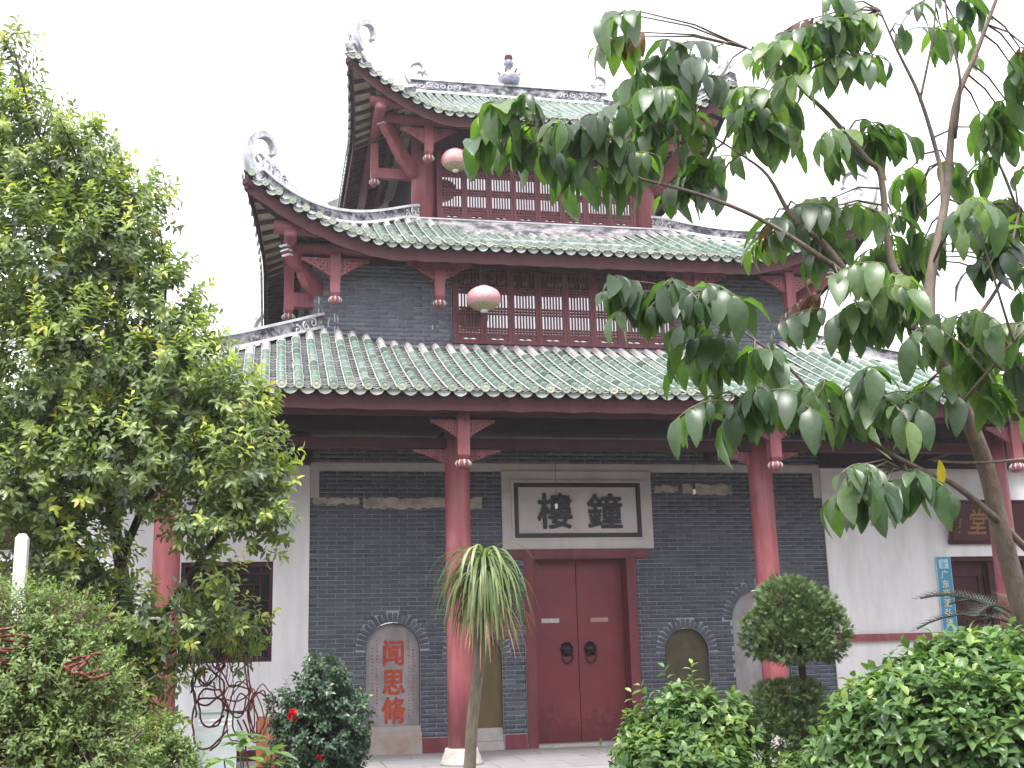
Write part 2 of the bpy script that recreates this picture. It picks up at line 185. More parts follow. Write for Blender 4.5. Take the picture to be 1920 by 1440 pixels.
M['white_wall'] = plaster('white_limewash', (.78, .775, .785), (.52, .51, .5), .7, 1.6, (1.6, 1.6, .35))
M['cream'] = plaster('cream_plaster', (.58, .555, .54), (.38, .37, .35), .6, 2)
M['cream_old'] = plaster('flaking_plaster', (.5, .46, .39), (.1, .1, .1), .8, 6)
M['weathered'] = plaster('weathered_white_plaster', (.66, .62, .62), (.12, .12, .14), .95, 2.6, (1, 1, 3.2))
M['ridge'] = plaster('stained_ridge_plaster', (.4, .39, .42), (.04, .04, .052), 1.0, 5.5, (1, 1, 1.5))
M['scroll'] = plaster('scroll_plaster', (.6, .6, .64), (.15, .15, .18), .8, 7)
M['white_trim'] = plaster('white_trim_plaster', (.72, .72, .75), (.3, .3, .32), .7, 5)
M['glaze'] = vary('green_glaze', [(0, (.05, .085, .062)), (.12, (.1, .165, .125)), (.5, (.13, .2, .16)), (.85, (.16, .235, .19)), (1, (.24, .29, .25))], .28, .5, 16, .4,
                  dirt=((.3, .31, .29), 5, (1, 1, 1), .6), bs=.12)
M['glaze_pale'] = vary('limewashed_tile', [(0, (.33, .29, .29)), (.5, (.4, .36, .36)), (1, (.46, .43, .43))], .6, .4, 14, .3)
M['lime'] = simple('lime_joint', (.38, .4, .38), .7, .3, .2, 12)
M['disc'] = vary('pale_glazed_end', [(0, (.2, .25, .19)), (.5, (.3, .35, .27)), (1, (.4, .42, .33))], .4, .5, 60, .35)
M['drip_face'] = vary('moulded_drip_face', [(0, (.26, .3, .26)), (1, (.38, .41, .36))], .45, .5, 70, .7)
M['drip'] = vary('pale_drip_glaze', [(0, (.22, .26, .23)), (.5, (.36, .39, .36)), (1, (.46, .48, .45))], .4, .5, 45, .45)
M['pan'] = vary('dark_pan_tile', [(0, (.05, .057, .056)), (.6, (.08, .088, .085)), (1, (.15, .15, .145))], .7, .4, 10, .4)
M['pan_edge'] = vary('lime_pan_edge', [(0, (.35, .35, .33)), (1, (.7, .7, .67))], .75, .3, 10, .4)
M['soffit'] = simple('soffit_tile', (.52, .5, .4), .85, .2, .3, 5)
M['dark_wood'] = simple('very_dark_timber', (.028, .02, .022), .8, .2, .3, 5)  # very dark brown for ceilings, beams and room backs
M['purlin'] = red_paint('painted_purlin', (.2, .055, .066), .55, (.28, .11, .13), .4)
M['stone'] = plaster('pale_stone', (.42, .4, .37), (.22, .2, .18), .7, 4)
M['stone_red'] = plaster('rust_stained_stone', (.36, .33, .31), (.3, .14, .09), .7, 3.2)
M['stele'] = plaster('grey_stele_stone', (.33, .32, .33), (.17, .13, .12), .85, 4, (1, 1, .5))
M['bronze'] = simple('ochre_slab', (.12, .085, .03), .55, .4, .35, 3, .3, stretch=(1, 1, .3))
M['olive'] = simple('olive_slab', (.075, .065, .034), .6, .4, .4, 4, .3)
M['ink'] = simple('black_lacquer', (.018, .019, .023), .45, .4, .2, 8, .05)
M['red_ink'] = simple('red_carved_paint', (.4, .055, .025), .6, .3, .3, 14, .1)
M['red_ink_faint'] = simple('worn_red_paint', (.3, .13, .11), .8, .2, .4, 20, .1)
M['gold'] = simple('dull_gold_paint', (.24, .12, .03), .5, .5, .3, 12, .1)
M['plaque'] = simple('plaque_lacquer', (.055, .012, .014), .4, .5, .25, 4, .1)
M['blue'] = simple('blue_sign_paint', (.05, .27, .45), .5, .4, .12, 3, 0)
M['sign_text'] = simple('pale_yellow_print', (.72, .64, .36), .6, .3, .08, 6, 0)
M['sign_pale'] = simple('pale_blue_print', (.5, .68, .74), .6, .3, .15, 20, 0)
M['iron'] = simple('dark_iron', (.035, .032, .033), .45, .5, .3, 20, .3, .7)
M['paper'] = simple('paper_strip', (.5, .54, .5), .8, .2, .15, 30, 0)
M['paper_tan'] = simple('tan_paper_strip', (.42, .28, .22), .8, .2, .2, 30, 0)
M['glass'], _t, _b = new_mat('window_glass', .04, 1.0)
_b.inputs['Base Color'].default_value = (.02, .022, .027, 1); _b.inputs['IOR'].default_value = 2.5
M['dark_glass'], _t, _b = new_mat('dim_window_glass', .12, .5)
_b.inputs['Base Color'].default_value = (.012, .012, .015, 1)
M['floor'] = simple('porch_paving', (.26, .25, .26), .7, .35, .15, 1.5, .15)
M['floor_slab'] = vary('porch_slab', [(0, (.23, .22, .23)), (1, (.3, .285, .29))], .7, .3, 5, .2)
M['soil'] = simple('garden_soil', (.07, .055, .04), .95, .1, .4, 1.2, .6)
M['sky_blocker'] = simple('sky_blocker_green', (.05, .08, .035), .9, .1, .6, 1.5, .8)  # colour of the added tree screen that cuts off the low sky
M['white_paint'] = simple('white_post_paint', (.72, .72, .76), .6, .4, .1, 6, .1)
M['lantern'], _t, _b = new_mat('faded_pink_lantern_silk', .45, .5)
_n = noise(_t, 5, 4, .6); _r = ramp(_t, [(.3, (.55, .26, .27)), (.7, (.68, .4, .4))]); _t.links.new(_n, _r.inputs[0]); _t.links.new(_r.outputs[0], _b.inputs['Base Color'])
M['lantern_gold'] = simple('tarnished_gold_paper', (.36, .3, .17), .5, .5, .6, 40, .3)
M['lamp_white'] = simple('white_lamp_glass', (.85, .85, .82), .25, .5, .03, 5, 0)
M['wire'] = simple('grey_wire', (.06, .05, .055), .6, .3, .1, 5, 0)
M['hose_red'] = simple('red_hose_rubber', (.17, .042, .036), .5, .4, .35, 9, .2)
M['hose_green'] = simple('green_hose_rubber', (.02, .075, .085), .4, .5, .2, 9, 0)
M['crate'] = simple('orange_brown_board', (.2, .075, .03), .6, .3, .3, 3, .2, stretch=(6, 6, .6))
M['tank'] = simple('pale_green_grey_panel', (.42, .48, .47), .5, .4, .12, 3, .1, stretch=(1, 1, 5))
M['vase'] = simple('violet_grey_ceramic', (.2, .2, .27), .4, .5, .4, 14, .2)
M['vase_orange'] = simple('orange_ceramic', (.5, .27, .2), .5, .4, .3, 14, .1)
def bark(name, a, b_, scale=18):
    m, t, b = new_mat(name, .85, .2)
    n = noise(t, scale, 6, .7, (1, 1, .35)); r = ramp(t, [(.3, a), (.7, b_)]); t.links.new(n, r.inputs[0]); t.links.new(r.outputs[0], b.inputs['Base Color'])
    bump(t, b, noise(t, scale * 2, 5, .7, (1, 1, .5)), .6, .02)
    return m
M['bark_dark'] = bark('dark_bark', (.03, .022, .017), (.1, .075, .055))
M['bark_tan'] = bark('tan_bark', (.12, .095, .08), (.27, .215, .18))
M['twig'] = bark('dry_twig', (.13, .09, .065), (.3, .23, .18), 30)
M['twig_dark'] = bark('dark_twig', (.03, .024, .018), (.08, .06, .045), 30)
M['pony_bark'] = bark('pale_trunk_bark', (.16, .13, .1), (.34, .3, .24), 14)
def leaf_mat(name, stops, rough=.4, trans=.3, spec=.5, tcol=(1.5, 1.7, .7), vein=0):
    m, t, b = new_mat(name, rough, spec)
    a = t.nodes.new('ShaderNodeAttribute'); a.attribute_name = 'rnd'
    r = ramp(t, stops); t.links.new(a.outputs['Fac'], r.inputs[0])
    c = mixc(t, 1, r.outputs[0], (1, 1, 1), 'MULTIPLY')
    n = noise(t, 35, 3, .6); k = ramp(t, [(.3, (.8,) * 3), (.7, (1.15,) * 3)]); t.links.new(n, k.inputs[0])
    c = mixc(t, 1, c, k.outputs[0], 'MULTIPLY')
    t.links.new(c, b.inputs['Base Color'])
    tr = t.nodes.new('ShaderNodeBsdfTranslucent'); t.links.new(mixc(t, 1, c, tcol, 'MULTIPLY'), tr.inputs['Color'])
    mxs = t.nodes.new('ShaderNodeMixShader'); mxs.inputs[0].default_value = trans
    t.links.new(b.outputs[0], mxs.inputs[1]); t.links.new(tr.outputs[0], mxs.inputs[2])
    t.links.new(mxs.outputs[0], t.nodes['Material Output'].inputs['Surface'])
    return m
M['leaf_osm'] = leaf_mat('osmanthus_leaf', [(0, (.085, .11, .07)), (.3, (.15, .205, .095)), (.55, (.26, .335, .1)), (.8, (.44, .51, .1)), (1, (.56, .44, .11))], .36, .34)
M['leaf_big'] = leaf_mat('broad_glossy_leaf', [(0, (.05, .085, .055)), (.35, (.085, .135, .08)), (.7, (.125, .19, .085)), (.93, (.2, .28, .085)), (.96, (.17, .06, .05)), (1, (.12, .05, .045))], .36, .42, .7, (1.8, 2.5, .5))
M['leaf_yellow'] = leaf_mat('yellow_leaf', [(0, (.65, .5, .03)), (1, (.65, .5, .03))], .5, .3)
M['leaf_hedge'] = leaf_mat('hedge_leaf', [(0, (.055, .11, .042)), (.4, (.1, .185, .06)), (.75, (.17, .28, .085)), (1, (.29, .38, .09))], .36, .3)
M['leaf_cam'] = leaf_mat('camellia_leaf', [(0, (.035, .07, .045)), (.6, (.065, .12, .068)), (1, (.13, .2, .1))], .3, .2)
M['leaf_small'] = leaf_mat('small_shrub_leaf', [(0, (.09, .14, .05)), (.5, (.17, .25, .075)), (1, (.31, .38, .13))], .45, .32)
M['leaf_jun'] = leaf_mat('juniper_spray', [(0, (.08, .115, .06)), (.5, (.14, .205, .085)), (.9, (.2, .28, .11)), (1, (.14, .08, .04))], .65, .12, .3)
M['leaf_pony'] = leaf_mat('strap_leaf', [(0, (.06, .1, .04)), (.45, (.13, .19, .06)), (.75, (.27, .32, .12)), (.84, (.28, .26, .1)), (.9, (.32, .17, .11)), (1, (.38, .23, .14))], .4, .25)
M['leaf_sago'] = leaf_mat('sago_frond', [(0, (.03, .04, .03)), (1, (.075, .095, .06))], .5, .15)
M['petal'] = leaf_mat('red_petal', [(0, (.55, .012, .018)), (1, (.7, .03, .03))], .5, .25, .3, (1.2, .5, .5))

# ---------------------------------------------------------------- mesh helpers
class G:
    """collects faces of ONE piece"""
    def __init__(s): s.v = []; s.f = []; s.m = []
    def add(s, vs, fs, mi=0):
        n = len(s.v); s.v += [tuple(map(float, p)) for p in vs]; s.f += [tuple(i + n for i in f) for f in fs]; s.m += [mi] * len(fs); return s
    def box(s, x0, x1, y0, y1, z0, z1, mi=0, skip=()):
        v = [(x0, y0, z0), (x1, y0, z0), (x1, y1, z0), (x0, y1, z0), (x0, y0, z1), (x1, y0, z1), (x1, y1, z1), (x0, y1, z1)]
        F = {'bottom': (3, 2, 1, 0), 'top': (4, 5, 6, 7), 'front': (0, 1, 5, 4), 'right': (1, 2, 6, 5), 'back': (2, 3, 7, 6), 'left': (3, 0, 4, 7)}
        return s.add(v, [F[k] for k in F if k not in skip], mi)
    def hexa(s, a, b, mi=0):     # two quads a, b (4 points each) joined
        return s.add(list(a) + list(b), [(3, 2, 1, 0), (4, 5, 6, 7), (0, 1, 5, 4), (1, 2, 6, 5), (2, 3, 7, 6), (3, 0, 4, 7)], mi)
    def tube(s, pts, n=6, mi=0, cap=True):   # pts (x,y,z,r)
        P = [Vector(p[:3]) for p in pts]; k0 = len(s.v); up = Vector((0, 0, 1)); a = None
        for i, p in enumerate(P):
            d = (P[min(i + 1, len(P) - 1)] - P[max(i - 1, 0)]).normalized()
            if a is None: a = d.cross(up if abs(d.z) < .9 else Vector((1, 0, 0))).normalized()
            else: a = (a - d * a.dot(d)).normalized()
            b = d.cross(a); r = pts[i][3]
            for k in range(n):
                t = 2 * PI * k / n; s.v.append(tuple(p + (a * math.cos(t) + b * math.sin(t)) * r))
        for i in range(len(P) - 1):
            for k in range(n):
                s.f.append((k0 + i * n + k, k0 + i * n + (k + 1) % n, k0 + (i + 1) * n + (k + 1) % n, k0 + (i + 1) * n + k)); s.m.append(mi)
        if cap:
            s.f.append(tuple(k0 + k for k in range(n))[::-1]); s.m.append(mi)
            e = k0 + (len(P) - 1) * n; s.f.append(tuple(e + k for k in range(n))); s.m.append(mi)
        return s
    def lathe(s, prof, c=(0, 0, 0), n=24, mi=0):   # prof (r,z) bottom to top
        k0 = len(s.v)
        for r, z in prof:
            for k in range(n):
                t = 2 * PI * k / n; s.v.append((c[0] + r * math.cos(t), c[1] + r * math.sin(t), c[2] + z))
        for i in range(len(prof) - 1):
            mm = mi[i] if isinstance(mi, (list, tuple)) else mi
            for k in range(n):
                s.f.append((k0 + i * n + k, k0 + i * n + (k + 1) % n, k0 + (i + 1) * n + (k + 1) % n, k0 + (i + 1) * n + k)); s.m.append(mm)
        m0 = mi[0] if isinstance(mi, (list, tuple)) else mi
        if prof[0][0] > 1e-4: s.f.append(tuple(k0 + k for k in range(n))[::-1]); s.m.append(m0)
        e = k0 + (len(prof) - 1) * n
        if prof[-1][0] > 1e-4: s.f.append(tuple(e + k for k in range(n))); s.m.append(m0)
        return s
    def prism(s, outline, y0, y1, mi=0):   # convex-ish outline of (x,z), extruded along y
        n = len(outline)
        v = [(x, y0, z) for x, z in outline] + [(x, y1, z) for x, z in outline]
        return s.add(v, [tuple(range(n)), tuple(range(2 * n - 1, n - 1, -1))] + [(i, n + i, n + (i + 1) % n, (i + 1) % n) for i in range(n)], mi)
    def sheet(s, rows, mi=0):   # grid of points
        n = len(rows[0]); k0 = len(s.v)
        for r in rows: s.v += [tuple(map(float, p)) for p in r]
        for i in range(len(rows) - 1):
            for k in range(n - 1): s.f.append((k0 + i * n + k, k0 + i * n + k + 1, k0 + (i + 1) * n + k + 1, k0 + (i + 1) * n + k)); s.m.append(mi)
        return s
    def ribbon(s, lower, upper, t, mi=0):   # a band between two polylines, thickness vector t
        t = Vector(t); a = [Vector(p) for p in lower]; b = [Vector(p) for p in upper]; n = len(a)
        v = [p - t for p in a] + [p - t for p in b] + [p + t for p in a] + [p + t for p in b]; f = []
        for i in range(n - 1):
            f += [(i, i + 1, n + i + 1, n + i), (2 * n + i, 3 * n + i, 3 * n + i + 1, 2 * n + i + 1),
                  (n + i, n + i + 1, 3 * n + i + 1, 3 * n + i), (i, 2 * n + i, 2 * n + i + 1, i + 1)]
        f += [(0, n, 3 * n, 2 * n), (n - 1, 3 * n - 1, 4 * n - 1, 2 * n - 1)]
        return s.add(v, f, mi)
    def mesh(s, name, mats, smooth=False):
        me = bpy.data.meshes.new(name); me.from_pydata(s.v, [], s.f)
        for m in mats: me.materials.append(M[m] if isinstance(m, str) else m)
        me.polygons.foreach_set('material_index', s.m)
        if smooth: me.polygons.foreach_set('use_smooth', [True] * len(s.f))
        me.update(); return me
def link(name, me, parent=None, kind=None, label=None, mat=None):
    o = bpy.data.objects.new(name, me); COL.objects.link(o)
    if parent is not None:
        o.parent = parent
        if parent.get('base') is not None: o.matrix_parent_inverse = Matrix.Translation([-c for c in parent['base']])
    if kind: o['kind'] = kind
    if label: o['label'] = label
    if mat is not None: o.matrix_basis = mat
    return o
def obj(name, g, mats, parent=None, smooth=False, kind=None, label=None):
    return link(name, g.mesh(name, mats if isinstance(mats, (list, tuple)) else [mats], smooth), parent, kind, label)
def thing(name, label, cat, base=(0, 0, 0), group=None):
    o = bpy.data.objects.new(name, None); COL.objects.link(o); o.location = base; o.empty_display_size = .2
    o['label'] = label; o['category'] = cat
    if group: o['group'] = group
    if any(base): o['base'] = list(map(float, base))
    return o
def tag(o, label, cat, group=None):
    o['label'] = label; o['category'] = cat
    if group: o['group'] = group
    return o
def join_mesh(name, V, F, Mi, mats, MT, rnd, materials, smooth=False):
    """many transformed copies of one template in a single mesh; rnd one value per copy"""
    V = np.asarray(V, float); k = len(V); n = len(MT)
    W = np.einsum('nij,kj->nki', MT[:, :3, :3], V) + MT[:, None, :3, 3]
    me = bpy.data.meshes.new(name); me.vertices.add(n * k); me.vertices.foreach_set('co', W.reshape(-1).astype(np.float32))
    sizes = np.array([len(f) for f in F]); flat = np.concatenate([np.array(f) for f in F])
    L = len(flat); me.loops.add(n * L); me.polygons.add(n * len(F))
    me.loops.foreach_set('vertex_index', (flat[None, :] + (np.arange(n) * k)[:, None]).reshape(-1).astype(np.int32))
    st = np.concatenate([[0], np.cumsum(sizes)[:-1]])
    me.polygons.foreach_set('loop_start', (st[None, :] + (np.arange(n) * L)[:, None]).reshape(-1).astype(np.int32))
    me.polygons.foreach_set('material_index', np.tile(np.array(Mi, np.int32), n))
    if smooth: me.polygons.foreach_set('use_smooth', np.ones(n * len(F), bool))
    for m in materials: me.materials.append(M[m] if isinstance(m, str) else m)
    me.update(calc_edges=True)
    a = me.attributes.new('rnd', 'FLOAT', 'FACE'); a.data.foreach_set('value', np.repeat(np.asarray(rnd, np.float32), len(F)))
    return me
CAMP = np.array(C_)
def pieces(name, g, MT, materials, parent, limit, order=None, smooth=False):
    """the pieces that show largest become objects of their own, the rest one part of kind stuff"""
    MT = np.asarray(MT, float)
    if not len(MT): return
    key = np.linalg.norm(MT[:, :3, 3] - CAMP, axis=1) if order is None else np.asarray(order)
    idx = np.argsort(key); one, rest = idx[:limit], idx[limit:]
    if len(one):
        me = g.mesh(name, materials, smooth)
        inv = Matrix.Translation([-c for c in parent['base']]) if parent.get('base') is not None else None
        for i in one:
            o = bpy.data.objects.new(name, me); COL.objects.link(o); o.parent = parent
            if inv is not None: o.matrix_parent_inverse = inv
            o.matrix_basis = Matrix(MT[i].tolist())
    if len(rest):
        link(name + '_field', join_mesh(name + '_field', g.v, g.f, g.m, None, MT[rest], rng.random(len(rest)), materials, smooth), parent, 'stuff')
def mat_axes(x, y, z, p):
    m = np.eye(4); m[:3, 0] = x; m[:3, 1] = y; m[:3, 2] = z; m[:3, 3] = p; return m
def flat_shape(name, splines, depth, mats, parent=None, to=None, kind=None, label=None):
    """filled outline with holes in the x-z plane, thickness depth (front face towards -y)"""
    cu = bpy.data.curves.new(name, 'CURVE'); cu.dimensions = '2D'; cu.fill_mode = 'BOTH'; cu.extrude = depth / 2
    for sp in splines:
        s = cu.splines.new('POLY'); s.points.add(len(sp) - 1); s.use_cyclic_u = True
        for p, q in zip(s.points, sp): p.co = (q[0], q[1], 0, 1)
    o = bpy.data.objects.new(name, cu); me = bpy.data.meshes.new_from_object(o); me.name = name
    bpy.data.objects.remove(o)
    me.transform(Matrix.Rotation(PI / 2, 4, 'X'))
    if to is not None: me.transform(to)
    me.materials.clear()
    for m in (mats if isinstance(mats, (list, tuple)) else [mats]): me.materials.append(M[m])
    return link(name, me, parent, kind, label) if parent is not False else me
def text_mesh(name, body, size, depth, bold, mat, to, parent, squeeze=1.0, label=None):
    cu = bpy.data.curves.new(name, 'FONT'); cu.body = body; cu.size = size; cu.extrude = depth; cu.offset = 0
    cu.align_x = 'CENTER'; cu.align_y = 'CENTER'
    o = bpy.data.objects.new(name, cu); me = bpy.data.meshes.new_from_object(o); bpy.data.objects.remove(o); me.name = name
    c = np.empty(len(me.vertices) * 3); me.vertices.foreach_get('co', c); c = c.reshape(-1, 3)
    mid = (c.max(0) + c.min(0)) / 2; c -= mid; c[:, 0] *= squeeze
    me.vertices.foreach_set('co', c.reshape(-1))
    if bold:        # heavier brush strokes: the glyph repeated a hair's breadth apart
        vs = c; fs = [tuple(p.vertices) for p in me.polygons]; k = len(vs); V = []; F = []
        for j, (dx, dz) in enumerate(((0, 0), (1, 0), (-1, 0), (0, 1), (0, -1), (.7, .7), (-.7, -.7), (.7, -.7), (-.7, .7))):
            V += [(x + dx * bold, y + dz * bold, z * (1 - .012 * j)) for x, y, z in vs]; F += [tuple(q + j * k for q in f) for f in fs]
        me = bpy.data.meshes.new(name); me.from_pydata(V, [], F)
    me.transform(Matrix.Rotation(PI / 2, 4, 'X')); me.transform(to); me.materials.clear(); me.materials.append(M[mat]); me.update()
    return link(name, me, parent, None, label)
def unit(v): v = np.asarray(v, float); return v / np.maximum(np.linalg.norm(v, axis=-1, keepdims=True), 1e-9)
def frames(pos, d, n, sx, sy):
    d = unit(d); x = unit(np.cross(d, n)); z = np.cross(x, d); k = len(pos)
    MT = np.zeros((k, 4, 4)); MT[:, :3, 0] = x * sx[:, None]; MT[:, :3, 1] = d * sy[:, None]; MT[:, :3, 2] = z * sx[:, None]; MT[:, :3, 3] = pos; MT[:, 3, 3] = 1
    return MT

# ---------------------------------------------------------------- ground and porch floor
g = G(); g.sheet([[(x, y, -.4) for x in (-120, -20, 0, 20, 120)] for y in (-120, -20, -6, 20, 120)]); obj('ground', g, 'soil', kind='structure')
g = G().box(-14, 14, -4.2, 12, -.42, -.012); fl = obj('porch_floor', g, 'floor', kind='structure')
MT = []
for i in range(-9, 10):
    for j in range(4):
        y0 = -4.2 + j * 1.05
        MT.append(mat_axes((.96 + random.uniform(-.006, .006), 0, 0), (0, 1.03, 0), (0, 0, 1), (i * .97 + (.48 if j % 2 else 0), y0 + .525, random.uniform(-.002, .002))))
pieces('paving_slab', G().box(-.5, .5, -.5, .5, -.03, .004), MT, ['floor_slab'], fl, 120)

# added unseen tree screen behind the camera: blocks low sky to darken the porch
g = G(); rr0 = random.Random(3); rows = [[] for _ in range(7)]
for k in range(61):
    az = math.radians(88 + 184 * k / 60); top_ = 7.5 + 2.2 * math.sin(k * .9) + rr0.uniform(-1.2, 1.2)
    for j in range(7):
        u = j / 6; rad = 33 + 2.5 * math.sin(k * 1.7 + j * 2.1) - 3.2 * math.sin(PI * min(1, u * 1.05)) + rr0.uniform(-.5, .5) + 3.5 * u * u
        rows[j].append((-3 + rad * math.sin(az), -18.9 + 10 + rad * math.cos(az), -.5 + (top_ + .5) * u))
g.sheet(rows); obj('sky_blocker_grove', g, 'sky_blocker', kind='stuff')
# closed haze box, added to lift the dark tones in place of lens glare
hm_ = bpy.data.materials.new('glare_haze'); hm_.use_nodes = True; ht = hm_.node_tree; ht.nodes.clear()
pv_ = ht.nodes.new('ShaderNodeVolumePrincipled'); pv_.inputs['Density'].default_value = HAZE; pv_.inputs['Color'].default_value = (.93, .92, .97, 1); pv_.inputs['Anisotropy'].default_value = .3
ho_ = ht.nodes.new('ShaderNodeOutputMaterial'); ht.links.new(pv_.outputs[0], ho_.inputs['Volume'])
M['glare_haze'] = hm_
obj('haze', G().box(-130, 130, -130, 130, -1.6, 17), 'glare_haze', kind='stuff')
# ---------------------------------------------------------------- the bell tower
CY = 4.62
tower = thing('bell_tower', 'grey brick three storey bell tower with green glazed tile roofs and upswept eaves', 'tower', (0, 0, 0))
BUD = {'brick': 300, 'arch_brick': 110, 'roof_tile': 300, 'end_tile': 150, 'drip_tile': 220}

# niches: (centre x, inner half width, top of the arch)
def arch_pts(cx, hw, top, z0, n=14):
    sp = top - hw
    return [(cx - hw, z0)] + [(cx - hw * math.cos(PI * k / n), sp + hw * math.sin(PI * k / n)) for k in range(n + 1)] + [(cx + hw, z0)]
NICHES = [(-3.09, .43, 2.01), (-1.75, .41, 1.83), (1.775, .385, 1.815), (3.1, .5, 2.42)]
RING = .15
A = 4.4
door_half, door_top = .80, 2.98
wall = flat_shape('brick_wall', [[(-A, 0), (A, 0), (A, 5.0), (-A, 5.0)], [(-door_half, .002), (-door_half, door_top), (door_half, door_top), (door_half, .002)][::-1]] + [arch_pts(cx, hw, tp, .003)[::-1] for cx, hw, tp in NICHES], .1, 'mortar', tower, Matrix.Translation((0, .05, 0)))
BZ, BL, J = .0695, .285, .0092
def blocked(z0, z1, niches=NICHES, door=True):
    zm = (z0 + z1) / 2; out = []
    for cx, hw, tp in niches:
        sp = tp - hw; ro = hw + RING
        if zm < sp: out.append((cx - hw, cx + hw))
        elif zm < sp + ro: h = math.sqrt(max(0, ro * ro - (zm - sp) ** 2)); out.append((cx - h, cx + h))
    if door and zm < door_top + .12: out.append((-.955, .955))
    return out
def brick_courses(x0, x1, z0, z1, bz, block, y=0.0):
    MT = []; nrow = int(round((z1 - z0) / bz))
    for r in range(nrow):
        a, b = z0 + r * bz, z0 + (r + 1) * bz
        x = x0 - (BL / 2 if r % 2 else 0) - random.uniform(0, .01)
        bl = block(a, b)
        while x < x1:
            segs = [(max(x, x0), min(x + BL - J, x1))]
            for p, q in bl:
                ns = []
                for s, e in segs:
                    if q <= s or p >= e: ns.append((s, e))
                    else:
                        if p - s > .02: ns.append((s, p - .004))
                        if e - q > .02: ns.append((q + .004, e))
                segs = ns
            for s, e in segs:
                if e - s > .02:
                    MT.append(mat_axes((e - s, 0, 0), (0, 1, 0), (0, 0, bz - J), ((s + e) / 2, y - .004 + random.uniform(-.0016, .0016), (a + b) / 2 + random.uniform(-.0008, .0008))))
            x += BL
    return MT
BRK = G().box(-.5, .5, -.004, .012, -.5, .5, skip=('back',))
MT = brick_courses(-A, A, .24, 4.42, BZ, blocked) + brick_courses(-A, A, 4.56, 5.0, BZ, lambda a, b: [])
# the bricks that show largest: the open stretch of wall left of the door, between shrubs and eave
def show_rank(m):
    x, z = m[0, 3], m[2, 3]
    vis = (-4.3 < x < -1.1 and .3 < z < 3.9 and not -2.62 < x < -2.1) and m[0, 0] > .2
    return (0 if vis else 50) + np.linalg.norm(m[:3, 3] - CAMP) + abs(z - 1.9)
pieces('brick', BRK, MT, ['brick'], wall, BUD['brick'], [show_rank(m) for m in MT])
MT = []
for cx, hw, tp in NICHES:
    sp = tp - hw; n = int(round(PI * (hw + RING / 2) / .079))
    for k in range(n):
        t = PI * (k + .5) / n; d = (-math.cos(t), math.sin(t)); r = hw + RING / 2
        MT.append(mat_axes((d[0] * RING * .96, 0, d[1] * RING * .96), (0, 1, 0), (-d[1] * .066, 0, d[0] * .066), (cx + d[0] * r, -.006, sp + d[1] * r)))
pieces('arch_brick', BRK, MT, ['brick'], wall, BUD['arch_brick'])
# recesses behind the niches
for i, (cx, hw, tp) in enumerate(NICHES):
    pts = arch_pts(cx, hw - .006, tp - .006, 0)
    g = G(); g.sheet([[(x, .005, z) for x, z in pts], [(x, .2, z) for x, z in pts]]); obj('niche_reveal', g, 'brick_back', tower)
def slab(cx, hw, top, z0, y0, y1, mat, name, parent, label):
    o = flat_shape(name, [arch_pts(cx, hw, top, z0)], y1 - y0, mat, parent, Matrix.Translation((0, (y0 + y1) / 2, 0)), label=label); return o
st = slab(-3.09, .425, 2.0, .42, .101, .2, 'stele', 'stele', tower, 'grey arched stone tablet with three red carved characters')
for ch, z, w_ in (('闻', 1.535, .36), ('思', 1.085, .36), ('脩', .66, .4)):
    text_mesh('character', ch, .42, .006, .010, 'red_ink', Matrix.Translation((-3.07, .097, z)), st, .9)
g = G()
for cx in (-3.4, -3.33, -2.83, -2.76):         # worn columns of tiny strokes, too faint to read
    z = 1.72 if abs(cx + 3.08) < .28 else 1.6
    while z > .55:
        wv = random.uniform(.008, .02); g.box(cx - wv, cx + wv, .096, .103, z, z + random.uniform(.008, .025)); z -= random.uniform(.035, .06)
obj('worn_inscription', g, 'red_ink_faint', st, kind='stuff')
g = G().box(-3.09 - .45, -3.09 + .45, -.03, .2, .0, .33).box(-3.09 - .43, -3.09 + .43, .0, .2, .33, .42); obj('plinth', g, 'stone_red', tower)
slab(-1.75, .405, 1.82, .34, .09, .2, 'bronze', 'niche_slab', tower, 'ochre brown slab in the arched niche beside the door')
g = G().box(-1.75 - .42, -1.75 + .4, -.02, .2, 0, .14).box(-1.75 - .42, -1.75 + .4, -.012, .2, .146, .24).box(-1.75 - .4, -1.75 + .4, .02, .2, .24, .34); obj('plinth', g, 'stone', tower)
slab(1.775, .38, 1.81, .0, .09, .2, 'olive', 'niche_slab', tower, 'olive brown slab in the small arched niche right of the door')
slab(3.1, .495, 2.41, .0, .06, .2, 'stele', 'niche_slab', tower, 'plain grey slab in the tall arched niche')
# skirting
sk = [(-A, -3.55), (-2.63, -2.18), (-1.32, -.965), (.965, 1.38), (2.17, 2.59), (3.61, A)]
for a, b in sk: obj('skirting', G().box(a, b, -.022, .03, 0, .23), 'red_frame', tower)
# cream bands and broken plaster on the wall
g = G().box(-A, A, -.012, .03, 4.43, 4.55); obj('plaster_band', g, 'cream', tower)
for x0 in (-A + .002, A - .14): obj('plaster_band', G().box(x0, x0 + .138, -.014, .02, 3.98, 4.425), 'cream', tower)
def ragged(x0, x1, zl, zh, n, seed):
    rr = random.Random(seed); up = []; lo = []
    for k in range(n + 1):
        x = x0 + (x1 - x0) * k / n; up.append((x, zh + rr.uniform(-.035, .015))); lo.append((x, zl + rr.uniform(-.012, .03)))
    return lo + up[::-1]
for args in ((-4.36, -3.62, 3.87, 3.99, 12, 1), (-3.56, -2.2, 3.8, 3.985, 22, 2), (-2.12, -1.62, 3.8, 3.985, 6, 3), (1.36, 1.78, 4.07, 4.2, 8, 4), (1.86, 2.75, 4.03, 4.22, 14, 5)):
    flat_shape('plaster_patch', [ragged(*args)], .014, 'cream_old', tower, Matrix.Translation((0, -.012, 0)))
